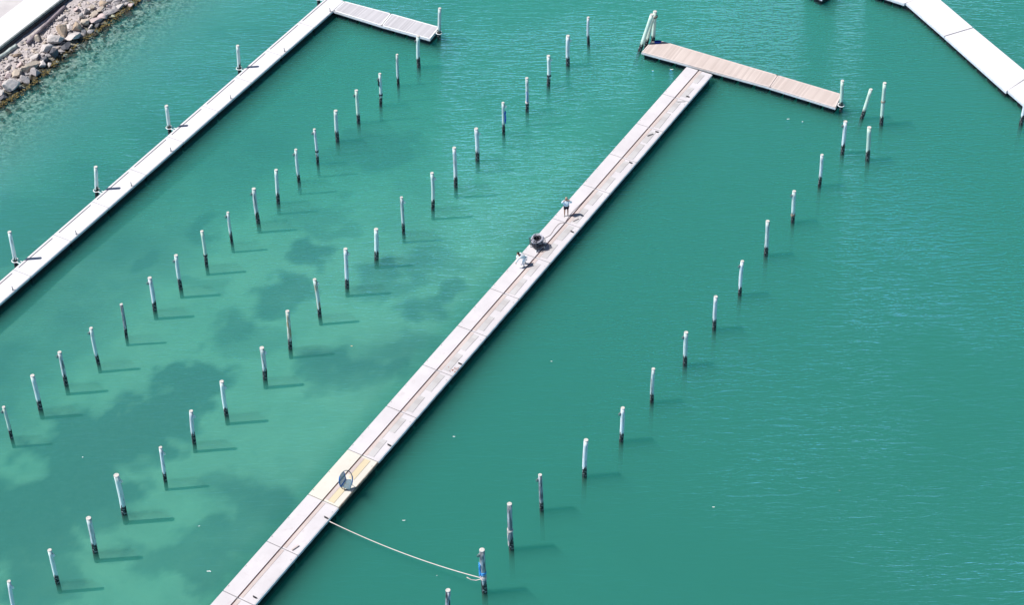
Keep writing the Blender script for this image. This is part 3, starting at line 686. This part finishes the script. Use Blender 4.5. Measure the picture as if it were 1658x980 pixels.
FC = {0: dict(mat=M_piled), 1: dict(mat=M_piled, band=[(.46, M_bluerope), (.36, M_rope), (.33, M_rope)], rag=(.40, .68, M_bluerope, -1)), 2: dict(mat=M_piled, band=[(.42, M_rope)], rag=(.08, .45, M_rope, -.8)), 3: dict(mat=M_piled), 11: dict(band=[(.22, M_edgewood)])}
LC = {0: 'dark pile cut by the bottom picture edge', 1: 'blackened pile with blue rope and tied white line', 2: 'tallest blackened pile with white streaks', 3: 'slim pile with black patches', 11: 'pale pile with brown band near water'}
for i, (tx, ty, bx, by) in enumerate(RC):
    k = dict(FC.get(i, {})); m_ = k.pop('mat', (M_pilew, M_pilew, M_piles, M_pile)[i % 4])
    pile((bx, by), (tx, ty), .142 + .010 * ((i * 5) % 3 - 1) + (.02 if i < 4 and i != 3 else 0), m_, LC.get(i, 'whitish mooring pile with a dark foot') + ', ' + ORD[i] + ' from bottom in right row', 'mooring piles of the right row', hook=-1 if i % 2 else 0, bend=rnd.uniform(-.04, .04), **k)
pile((1404.5, 258), (1407.5, 206.5), .17, M_pileg, 'pale green mooring pile standing alone right of the end of the right row', 'piles off the middle pier head', bend=.02)
pile((1396, 190), (1410, 145), .15, M_pileg, 'short pale green pile leaning strongly to the right', 'piles off the middle pier head')
pile((1427, 200), (1432.5, 134.5), .15, M_pileg, 'tall pale green pile at the far right with a knot at half height', 'piles off the middle pier head', band=[(.55, M_edgewood)])
pile((1653.5, 200), (1664, 152), .16, M_pilew, 'white pile cut by the right picture edge under the wide pontoon', 'piles off the middle pier head')
# guide piles with white collars fixed to the piers
def collar(p, r, n_dir):
    bm = bmesh.new(); tube(bm, ringpts(p, r, 20), .045, 8, closed=True)
    return bm
G = [((26.5, 431), (15.5, 376), (24.5, 427), 'grey guide pile in a white ring on the left pier, lowest of its four'),
     ((157, 317), (155, 270.5), (155.5, 313.5), 'grey guide pile in a white ring on the left pier, second of its four'),
     ((275, 215), (269.5, 171.5), (274, 211.5), 'grey guide pile in a white ring on the left pier, third of its four'),
     ((388, 119), (384.8, 74), (385.5, 115.5), 'grey guide pile in a white ring on the left pier, uppermost of its four'),
     ((711, 61.5), (712, 13.5), (710.5, 54), 'thin pale guide pile ringed to the outer grey platform'),
     ((1361.5, 179), (1364, 131), (1361.5, 169.5), 'pale green guide pile ringed to the pinkish plank platform'),
     ((516, 6), (514, -40), (515, 0.5), 'guide pile at the top picture edge where the left pier ends')]
for k, (bs, tp_, rg, lab) in enumerate(G):
    pile(bs, tp_, .145, M_pile if k != 5 else M_pileg, lab, 'guide piles of the floating piers', name='guide_pile')
    c = at(*bs); t0 = top_of(c, *tp_); f = .55 / (t0.z - c.z); cc = c + (t0 - c) * f
    # the collar belongs to the pier it is bolted to
    if k < 4 or k == 6: par, tdir, dist = lpier, nl, None
    else:
        par = [o for o in bpy.data.objects if o.get('label', '').startswith('grey topped platform with' if k == 4 else 'shorter pinkish plank')][0]
        tdir = (Vector((par.location.x, par.location.y, 0)) + Matrix.Rotation(par.rotation_euler.z, 3, 'Z') @ Vector((2.2, .9, 0)) - Vector((cc.x, cc.y, 0))).normalized()
    bm = bmesh.new(); tube(bm, ringpts(cc, .25, 20), .034, 8, closed=True)
    sd_ = tdir.cross(Vector((0, 0, 1)))
    for s in (-1, 1): tube(bm, [cc + tdir * .25 + sd_ * .12 * s, cc + tdir * .62 + sd_ * .12 * s], .035, 6)
    o = obj('pile_ring', bm, M_white)
    o.parent = par; o.matrix_parent_inverse = (Matrix.Translation(par.location) @ Matrix.Rotation(par.rotation_euler.z, 4, 'Z')).inverted()
# three raking piles tied together at the left tip of the pier head
dol = empty('dolphin', at(1046, 75)); tag(dol, 'three raking green grey piles leaning together at the left tip of the plank platform', 'piles')
for (bs, tp_, r) in [((1036.5, 80.5), (1055.5, 23.5), .17), ((1045.5, 76), (1057, 27), .15), ((1057, 70), (1060.5, 18.5), .17)]:
    b0 = at(*bs); t0 = top_of(b0, *tp_)
    t0 = t0 + Vector((0, 0, 0))
    bm, tpp, tr_, sl_ = shaft_bm(b0, t0, r, 0, -3.4)
    sh = obj('pile', bm, M_pileg, smooth=True); sh.location = b0 - dol.location; sh.parent = dol
    bm = bmesh.new(); tube(bm, [tpp, tpp + Vector((0, 0, .04))], [tr_ * 1.05, tr_ * .98], 16); c_ = obj('top_cap', bm, M_cap, sh)
bm = bmesh.new(); c = top_of(at(1057, 70), 1060, 27) - dol.location
for k in range(3): tube(bm, ringpts(c + Vector((-.09, -.05, k * .06)), .33, 16, (1, 0, .1), (0, .75, 0)), .025, 6, closed=True)
obj('lashing', bm, M_edgewood, dol)
p = at(1064, 68, .65); bm = bmesh.new()
for k in range(6): tube(bm, ringpts(Vector((rnd.uniform(-.12, .12), rnd.uniform(-.06, .06), .02 + k * .03)), rnd.uniform(.18, .3), 14, (1, rnd.uniform(-.2, .2), 0), (0, .5, rnd.uniform(-.1, .1))), .03, 6, closed=True)
o = obj('rope_bundle', bm, M_navyrope, loc=p - Vector((0, 0, .05))); tag(o, 'small blue rope bundle on the left back corner of the plank platform', 'rope')

# ---------------------------------------------------------------- mooring line from the pier to the pile with blue rope
a = at(533.5, 845, DZ + .04); b0 = at(784.5, 958); t0 = top_of(b0, 780.5, 891.5); e = b0 + (t0 - b0) * .345 + Vector((-.18, -.05, 0))
n = 40; pts = []
for i in range(n + 1):
    f = i / n; q = a.lerp(e, f); q.z -= .42 * 4 * f * (1 - f) * (1 if q.z > 0 else 0); q.z = max(q.z, .08); pts.append(q)
bm = bmesh.new(); o0 = a.copy(); tube(bm, [q - o0 for q in pts], .030, 6)
lp = [e - o0 + Vector((x, -.05, z)) for x, z in ((-.85, .14), (-.6, -.10), (-.3, -.17), (0, -.06), (.1, 0))]
tube(bm, lp, .03, 6)
line = obj('mooring_line', bm, M_rope, loc=o0, smooth=True); tag(line, 'white rope hanging from the middle pier to the pile with blue rope', 'rope')

# ---------------------------------------------------------------- people
def skin(verts, edges, radii, sub=2, root=0):
    me = bpy.data.meshes.new('tmp'); me.from_pydata([tuple(v) for v in verts], edges, [])
    o = bpy.data.objects.new('tmp', me); COL.objects.link(o)
    sk = o.modifiers.new('s', 'SKIN'); sv = me.skin_vertices[0].data if len(me.skin_vertices) else None
    if sv is None:
        bm = bmesh.new(); bm.from_mesh(me); bm.verts.layers.skin.verify(); bm.to_mesh(me); bm.free(); sv = me.skin_vertices[0].data
    for i, r in enumerate(radii):
        sv[i].radius = (r, r) if not isinstance(r, tuple) else r
        sv[i].use_root = (i == root)
    sk.use_smooth_shade = True
    ss_ = o.modifiers.new('u', 'SUBSURF'); ss_.levels = sub; ss_.render_levels = sub
    dg = bpy.context.evaluated_depsgraph_get(); dg.update()
    out = bpy.data.meshes.new_from_object(o.evaluated_get(dg)); bpy.data.objects.remove(o)
    return out
def chain(V, E, Rr, start, pts, rad):
    """append joints to an existing chain; start None opens a new one"""
    prev = start
    for p, r in zip(pts, rad):
        V.append(Vector(p)); Rr.append(r)
        if prev is not None: E.append((prev, len(V) - 1))
        prev = len(V) - 1
    return prev
def hand(V, E, Rr, wrist, d, side, palm_n):
    """palm and five unequal curled fingers, d = direction of the hand"""
    d = Vector(d).normalized(); s = Vector(side).normalized(); pn = Vector(palm_n).normalized()
    w_ = V[wrist]; pal = chain(V, E, Rr, wrist, [w_ + d * .05, w_ + d * .09], [.034, .036])
    for k, (o_, ln) in enumerate(((-.03, .062), (-.01, .075), (.01, .07), (.03, .055))):
        chain(V, E, Rr, pal, [w_ + d * .115 + s * o_, w_ + d * (.115 + ln * .5) + s * o_ + pn * .012, w_ + d * (.115 + ln * .85) + s * o_ + pn * .035], [.011, .0095, .008])
    chain(V, E, Rr, wrist, [w_ + d * .05 - s * .045, w_ + d * .085 - s * .06 + pn * .015], [.013, .010])
def person(loc, rz, J, label, shirt_m, leg_m, hair_m, shirt_cover, leg_cover, hair_fn):
    """J: joint dictionary in local coordinates, facing -y"""
    root = empty('person', loc, rz); tag(root, label, 'person', None)
    V, E, Rr = [], [], []
    V.append(Vector(J['pelvis'])); Rr.append(.135)
    top = chain(V, E, Rr, 0, [J['waist'], J['chest'], J['neck0']], [.135, .15, .09])
    hd = chain(V, E, Rr, top, [J['neck1'], J['head0'], J['head1'], J['head2']], [.055, .085, .10, .075])
    chest = 2
    for s in 'LR':
        wr = chain(V, E, Rr, chest, [J['sh' + s], J['el' + s], J['wr' + s]], [.062, .045, .031])
        d = Vector(J['hd' + s]); sd_ = Vector(J.get('hs' + s, (1, 0, 0)))
        hand(V, E, Rr, wr, d, sd_, J.get('hp' + s, (0, -1, 0)))
        an = chain(V, E, Rr, 0, [J['hip' + s], J['kn' + s], J['an' + s]], [.095, .062, .042])
    obj('body', skin(V, E, Rr, 2), M_skin, root)
    # face: nose, eyes, ears as one small skin toned piece set
    H = Vector(J['head1']); fd = Vector(J.get('face', (0, -1, 0))).normalized(); sx = fd.cross(Vector((0, 0, 1))).normalized()
    bm = bmesh.new()
    bmesh.ops.create_uvsphere(bm, u_segments=8, v_segments=6, radius=.018, matrix=Matrix.Translation(H + fd * .105 - Vector((0, 0, .03))) @ Matrix.Diagonal((.8, 1, 1.3, 1)))
    for s in (-1, 1): bmesh.ops.create_uvsphere(bm, u_segments=8, v_segments=6, radius=.025, matrix=Matrix.Translation(H + sx * s * .10 - Vector((0, 0, .01))) @ Matrix.Diagonal((.5, .8, 1.2, 1)))
    obj('nose_and_ears', bm, M_skin, root, smooth=True)
    bm = bmesh.new()
    for s in (-1, 1): bmesh.ops.create_uvsphere(bm, u_segments=8, v_segments=6, radius=.012, matrix=Matrix.Translation(H + fd * .093 + sx * s * .034 + Vector((0, 0, .01))))
    tube(bm, [H + fd * .094 + sx * .025 - Vector((0, 0, .065)), H + fd * .099 - Vector((0, 0, .067)), H + fd * .094 - sx * .025 - Vector((0, 0, .065))], .006, 6)
    obj('eyes_and_mouth', bm, mat_simple('dark_features', (.06, .03, .025), .5), root)
    hair_fn(root, H, fd)
    # shirt
    V, E, Rr = [Vector(J['pelvis']) + Vector((0, 0, .02))], [], [.165]
    chain(V, E, Rr, 0, [J['waist'], J['chest'], Vector(J['neck0']) * .8 + Vector(J['chest']) * .2], [J.get('belly', .17), .175, .11])
    for s in 'LR':
        a_, c_ = Vector(J['el' + s]), Vector(J['wr' + s]); f = shirt_cover
        if f > 1: chain(V, E, Rr, 2, [J['sh' + s], a_, a_.lerp(c_, f - 1)], [.10, .085, .07])
        else: chain(V, E, Rr, 2, [J['sh' + s], Vector(J['sh' + s]).lerp(a_, f)], [.085, .07])
    obj('shirt', skin(V, E, Rr, 2), shirt_m, root)
    V, E, Rr = [Vector(J['pelvis'])], [], [.158]
    for s in 'LR':
        k, a_ = Vector(J['kn' + s]), Vector(J['an' + s]); h_ = Vector(J['hip' + s])
        if leg_cover > 1: chain(V, E, Rr, 0, [h_, k, k.lerp(a_, leg_cover - 1)], [.118, .085, .068])
        else: chain(V, E, Rr, 0, [h_, h_.lerp(k, leg_cover * .6), h_.lerp(k, leg_cover)], [.118, .105, .10])
    obj('trousers' if leg_cover > 1 else 'shorts', skin(V, E, Rr, 2), leg_m, root)
    for s in 'LR':
        a_ = Vector(J['an' + s]); fdd = Vector(J.get('foot' + s, (0, -1, 0))).normalized()
        V, E, Rr = [], [], []
        chain(V, E, Rr, None, [a_ + Vector((0, 0, -.03)) - fdd * .04, a_ + fdd * .05 + Vector((0, 0, -.045)), a_ + fdd * .16 + Vector((0, 0, -.055))], [.045, .043, .032])
        obj('shoe', skin(V, E, Rr, 2), M_shoe, root)
    return root
def cap_hair(m, R_=.108, low=.01):
    def fn(root, H, fd):
        bm = bmesh.new(); bmesh.ops.create_uvsphere(bm, u_segments=16, v_segments=10, radius=R_)
        dv = [v for v in bm.verts if v.co.z < low - .02 or (v.co.dot(fd) > .06 and v.co.z < .045)]
        bmesh.ops.delete(bm, geom=dv, context='VERTS')
        bmesh.ops.translate(bm, verts=bm.verts, vec=H + Vector((0, 0, .022)) - fd * .012)
        o = obj('hair', bm, m, root, smooth=True)
        sm = o.modifiers.new('t', 'SOLIDIFY'); sm.thickness = .012
    return fn
P1 = dict(pelvis=(0, 0, .95), waist=(0, -.01, 1.10), chest=(0, 0, 1.32), neck0=(0, 0, 1.47), neck1=(0, -.01, 1.54), head0=(0, -.03, 1.60), head1=(0, -.03, 1.68), head2=(0, -.02, 1.74), belly=.235,
          shL=(-.20, 0, 1.43), elL=(-.37, -.16, 1.43), wrL=(-.22, -.24, 1.66), hdL=(.75, .15, .25), hsL=(0, .2, 1), hpL=(.3, .6, 0),
          shR=(.20, 0, 1.43), elR=(.36, -.16, 1.36), wrR=(.22, -.25, 1.62), hdR=(-.75, .15, .3), hsR=(0, .2, 1), hpR=(-.3, .6, 0),
          hipL=(-.10, 0, .88), knL=(-.13, -.02, .49), anL=(-.13, .02, .09), hipR=(.10, 0, .88), knR=(.12, -.02, .49), anR=(.13, .02, .09), footL=(-.4, -1, 0), footR=(.3, -1, 0))
person(at(916.8, 349.5, DZ), math.radians(8), P1, 'person in pale blue shirt and black shorts standing with both hands raised to the face', M_shirt, M_navy, M_greyhair, 1.75, .62, cap_hair(M_greyhair))
P2 = dict(pelvis=(.16, .05, .72), waist=(.05, .0, .86), chest=(-.12, -.04, 1.03), neck0=(-.24, -.08, 1.12), neck1=(-.28, -.09, 1.17), head0=(-.32, -.11, 1.21), head1=(-.345, -.12, 1.27), head2=(-.35, -.11, 1.33), belly=.17, face=(-.8, -.5, -.3),
          shL=(-.24, -.22, 1.02), elL=(-.42, -.30, .80), wrL=(-.50, -.30, .58), hdL=(-.1, 0, -1), hsL=(0, 1, 0), hpL=(1, 0, 0),
          shR=(-.16, .16, 1.06), elR=(-.36, .20, .84), wrR=(-.46, .12, .62), hdR=(-.1, 0, -1), hsR=(0, 1, 0), hpR=(1, 0, 0),
          hipL=(.17, -.05, .68), knL=(-.02, -.14, .42), anL=(.10, -.12, .08), hipR=(.17, .14, .68), knR=(.02, .17, .40), anR=(.26, .18, .08), footL=(-1, -.3, 0), footR=(-1, -.2, 0))
person(at(846.5, 430.5, DZ), math.radians(0), P2, 'dark haired person all in white bending over on the pier beside the coil trolley', M_whitecloth, M_whitecloth, M_hair, 1.9, 1.9, cap_hair(M_hair, .118, -.03))

# ---------------------------------------------------------------- trolley with the coil
tl = at(870, 401, DZ); tr_e = empty('trolley', tl, math.radians(35)); tag(tr_e, 'low slatted trolley on white feet carrying a black coil, between the two people', 'trolley')
bm = bmesh.new()
for k in range(6): box(bm, -.44 + .15 * k, -.34 + .15 * k, -.40, .40, .30, .335)
box(bm, -.44, .44, -.42, -.36, .262, .297); box(bm, -.44, .44, .36, .42, .262, .297)
obj('slatted_platform', bm, M_dkmetal, tr_e)
bm = bmesh.new()
for s in (-1, 1): tube(bm, [(s * .4, .38, .3), (s * .42, .44, .85)], .02, 6); tube(bm, [(s * .4, -.38, .3), (s * .42, -.44, .85)], .02, 6)
tube(bm, [(-.42, -.44, .85), (.42, -.44, .85), (.42, .44, .85), (-.42, .44, .85)], .02, 6, closed=True)
obj('rail', bm, M_dkmetal, tr_e)
for sx in (-1, 1):
    for sy in (-1, 1):
        bm = bmesh.new(); tube(bm, [(sx * .36, sy * .34, .26), (sx * .38, sy * .36, .09), (sx * .40, sy * .38, .0)], [.03, .045, .055], 8); obj('foot', bm, M_white, tr_e)
bm = bmesh.new(); r_ = random.Random(4)
for k in range(60):
    z = .03 + .52 * (k / 60); R_ = r_.uniform(.26, .40)
    tube(bm, ringpts((r_.uniform(-.03, .03), r_.uniform(-.03, .03), z), R_, 22, (1, 0, r_.uniform(-.12, .12)), (0, 1, r_.uniform(-.12, .12))), r_.uniform(.012, .024), 5, closed=True)
for k in range(10):
    a_ = r_.uniform(0, 6.28); c_ = Vector((math.cos(a_) * .34, math.sin(a_) * .34, .34))
    tube(bm, ringpts(c_, r_.uniform(.16, .28), 14, (math.cos(a_), math.sin(a_), 0), (0, 0, 1)), .02, 6, closed=True)
o = obj('hose_coil', bm, mat_simple('dark_hose', (.045, .042, .06), .55, .5, 6), loc=tl + Vector((0, 0, .337)), smooth=True); tag(o, 'thick black hose coil with a dark hollow centre piled on the trolley', 'hose')
bm = bmesh.new()
for k in range(9):
    R_ = r_.uniform(.34, .47); tube(bm, ringpts((r_.uniform(-.05, .05), r_.uniform(-.05, .05), -.38 + .05 * k), R_, 22, (1, 0, r_.uniform(-.35, .35)), (0, 1, r_.uniform(-.35, .35))), .022, 6, closed=True)
o = obj('net_bundle', bm, mat_simple('grey_net', (.50, .49, .56), .8, .3, 9), loc=tl + Vector((0, 0, .337 + .60))); tag(o, 'loose grey loops of line lying on top of the black coil', 'line')
cb = [(881, 386), (886, 383.5), (891.4, 380), (897.1, 371.4), (902.9, 364.3), (908, 361), (914, 360.5), (918.6, 354.3), (923, 348), (928.6, 341.4), (934, 336), (938.6, 331.4), (944, 326), (952, 317), (962, 306)]
cp = [at(*q, DZ + .022) for q in cb]; o0 = cp[0].copy(); sm = []
for i in range(len(cp) - 1):
    p0, p1, p2, p3 = cp[max(i - 1, 0)], cp[i], cp[i + 1], cp[min(i + 2, len(cp) - 1)]
    for j in range(4):
        t = j / 4; sm.append(.5 * ((2 * p1) + (-p0 + p2) * t + (2 * p0 - 5 * p1 + 4 * p2 - p3) * t * t + (-p0 + 3 * p1 - 3 * p2 + p3) * t ** 3) - o0)
bm = bmesh.new(); tube(bm, sm, .016, 6); o = obj('cable', bm, M_cable, loc=o0, smooth=True); tag(o, 'thin grey cable trailing along the deck from the coil past the standing person', 'cable')

# ---------------------------------------------------------------- blue hoop frame on the cream section
hp = at(561.5, 792, DZ); hoop = empty('hoop_frame', hp, 0); tag(hoop, 'round blue and grey hoop frame with mesh panels standing on the cream deck section', 'hoop frame')
c = Vector((0, 0, .83)); ax = Vector((.50, .20, 0)).normalized() ; az = Vector((0, .10, 1)).normalized()
R_ = .80; axs = ax * .56
pts = [c + axs * math.cos(t) * R_ + az * R_ * math.sin(t) for t in [2 * PI * i / 40 for i in range(40)]]
lo = [q for i, q in enumerate(pts)]
bm = bmesh.new(); tube(bm, pts, .028, 8, closed=True); obj('grey_ring', bm, M_greytube, hoop, smooth=True)
bm = bmesh.new()
tube(bm, [p_ for p_ in [c + axs * math.cos(t) * R_ * 1.0 + az * R_ * math.sin(t) for t in np.linspace(2.5, 3.7, 12)]], .042, 8)
tube(bm, [p_ for p_ in [c + axs * math.cos(t) * R_ * 1.0 + az * R_ * math.sin(t) for t in np.linspace(-1.05, .25, 12)]], .042, 8)
hub = c + Vector((.02, 0, .10)); lowl = c + axs * math.cos(3.75) * R_ + az * R_ * math.sin(3.75); topc = c + axs * math.cos(1.75) * R_ + az * R_ * math.sin(1.75)
tube(bm, [lowl, hub], .04, 8); tube(bm, [hub, topc], .022, 6)
obj('blue_tube', bm, M_bluetube, hoop, smooth=True)
b = NB('grey_mesh'); v = b.coord(); 
chk = b.n('TexBrick'); b.l(v, chk.inputs[0]); chk.inputs['Scale'].default_value = 9
d1 = b.n('BsdfDiffuse'); d1.inputs[0].default_value = (.24, .36, .42, 1); t1 = b.n('BsdfTransparent'); mx = b.n('MixShader'); mx.inputs[0].default_value = .35
b.l(d1.outputs[0], mx.inputs[1]); b.l(t1.outputs[0], mx.inputs[2]); b.l(mx.outputs[0], b.out.inputs[0])
M_mesh = b.m
def fan(name, P):
    bm = bmesh.new(); vs_ = [bm.verts.new(q) for q in P]; bm.faces.new(vs_)
    ex = bmesh.ops.extrude_face_region(bm, geom=list(bm.faces)); nn = bm.faces[0].normal if False else Vector((0, -1, 0))
    bmesh.ops.translate(bm, verts=[g_ for g_ in ex['geom'] if isinstance(g_, bmesh.types.BMVert)], vec=(0, .012, 0))
    bmesh.ops.recalc_face_normals(bm, faces=bm.faces)
    o = obj(name, bm, M_mesh, hoop)
fan('mesh_panel', [hub] + [topc] + [c + axs * math.cos(t) * R_ * .97 + az * R_ * .97 * math.sin(t) for t in np.linspace(1.85, 3.7, 10)])
seat = [lowl + Vector((.05, -.03, 0)), hub + Vector((.0, -.03, -.02)), c + axs * math.cos(.35) * R_ * .95 + az * R_ * .95 * math.sin(.35) + Vector((0, -.28, -.1))] + [c + axs * math.cos(t) * R_ * .95 + az * R_ * .95 * math.sin(t) + Vector((0, -.30, 0)) for t in (-.2, -.6, -1.0)]
fan('mesh_panel', seat)
bm = bmesh.new()
for (q0, q1) in (((.38, .25, .0), pts[36]), ((.30, -.32, .0), pts[34]), ((-.2, .3, 0), pts[24])): tube(bm, [Vector(q0) + Vector((0, 0, .02)), q1], .018, 6)
obj('strut', bm, M_greytube, hoop)

# ---------------------------------------------------------------- odds and ends
def board(px, py, l, w_, rz, m_, lab, h_=.03):
    p = at(px, py, DZ + .03); bm = bmesh.new(); box(bm, -l / 2, l / 2, -w_ / 2, w_ / 2, 0, h_, .004)
    o = obj('loose_board', bm, m_, loc=p, rot=(0, 0, rz)); tag(o, lab, 'board', 'short boards lying on the middle pier')
board(1053, 218.5, .55, .12, .5, M_dkmetal, 'short dark board lying on the far part of the pier near a cleat')
board(932, 356.5, .5, .08, .6, M_pplank, 'short thin board lying below the shadow of the standing person', .08)
board(478, 888, .55, .1, .75, M_pplank, 'short pale board lying on the near part of the pier', .07)
board(1102, 164, .7, .14, .05, M_panel, 'short grey board across the covers near the pier head')
bm = bmesh.new(); r_ = random.Random(6)
for k in range(16):
    x, y = r_.gauss(0, .22), r_.gauss(0, .14); s = r_.uniform(.02, .05); box(bm, x - s, x + s, y - s * .6, y + s * .6, 0, s * .5, 0, r_.uniform(0, 3))
o = obj('shell_litter', bm, mat_simple('brown_litter', (.30, .12, .08), .9, .6, 20), loc=at(734, 599, DZ + .002)); tag(o, 'scatter of reddish crumbs on the right edge strip of the middle pier', 'litter', kind='stuff')
# floating specks
FL = [(571, 560, .12, 'light brown leaf clump floating alone between the left rows and the middle pier'),
 (735, 707, .07, 'white fleck on the water right of the middle pier, level with the cream deck section'), (653, 843.5, .06, 'white fleck on the water just above the hanging white rope'),
 (708, 933, .05, 'white fleck on the water just below the hanging white rope'), (1155.5, 822, .07, 'white fleck farthest to the lower right of the right pile row'),
 (1275.5, 192.5, .07, 'left one of two white flecks below the outer plank platform'), (1300.5, 196.5, .10, 'larger right one of two white flecks below the outer plank platform'),
 (1057, 114, .06, 'small white fleck left of the pier where it meets the plank platform'), (1086.5, 112, .09, 'round white fleck in the corner between pier and plank platform'),
 (1360, 795, .05, 'white fleck alone in the open water at the lower right'), (322.5, 852.5, .05, 'white fleck between the near piles and the lower end of the middle pier'),
 (337, 926, .08, 'white fleck beside the left edge of the pier near the bottom picture edge'), (135, 740.5, .08, 'white fleck over the large dark weed bed at the lower left'), (893, 585.5, .05, 'white fleck between the middle pier and the right pile row')]
M_foam = mat_simple('foam', (.75, .78, .76), .8, .1, 20); M_leaf = mat_simple('leaf', (.50, .40, .26), .8, .3, 20)
for k, (px, py, s, lab) in enumerate(FL):
    s *= .75; p = at(px, py, .004); bm = bmesh.new()
    for j in range(1 + k % 3):
        bmesh.ops.create_uvsphere(bm, u_segments=8, v_segments=5, radius=s, matrix=Matrix.Translation(((j - .5) * s * 1.4, rnd.uniform(-.5, .5) * s, 0)) @ Matrix.Rotation(rnd.uniform(-.5, .5), 4, 'Z') @ Matrix.Diagonal((rnd.uniform(.7, 1.3), .6, .22, 1)))
    o = obj('floating_leaf' if k == 0 else 'foam_fleck', bm, M_leaf if k == 0 else M_foam, loc=p); tag(o, lab, 'leaf' if k == 0 else 'foam', None if k == 0 else 'foam flecks on the water')
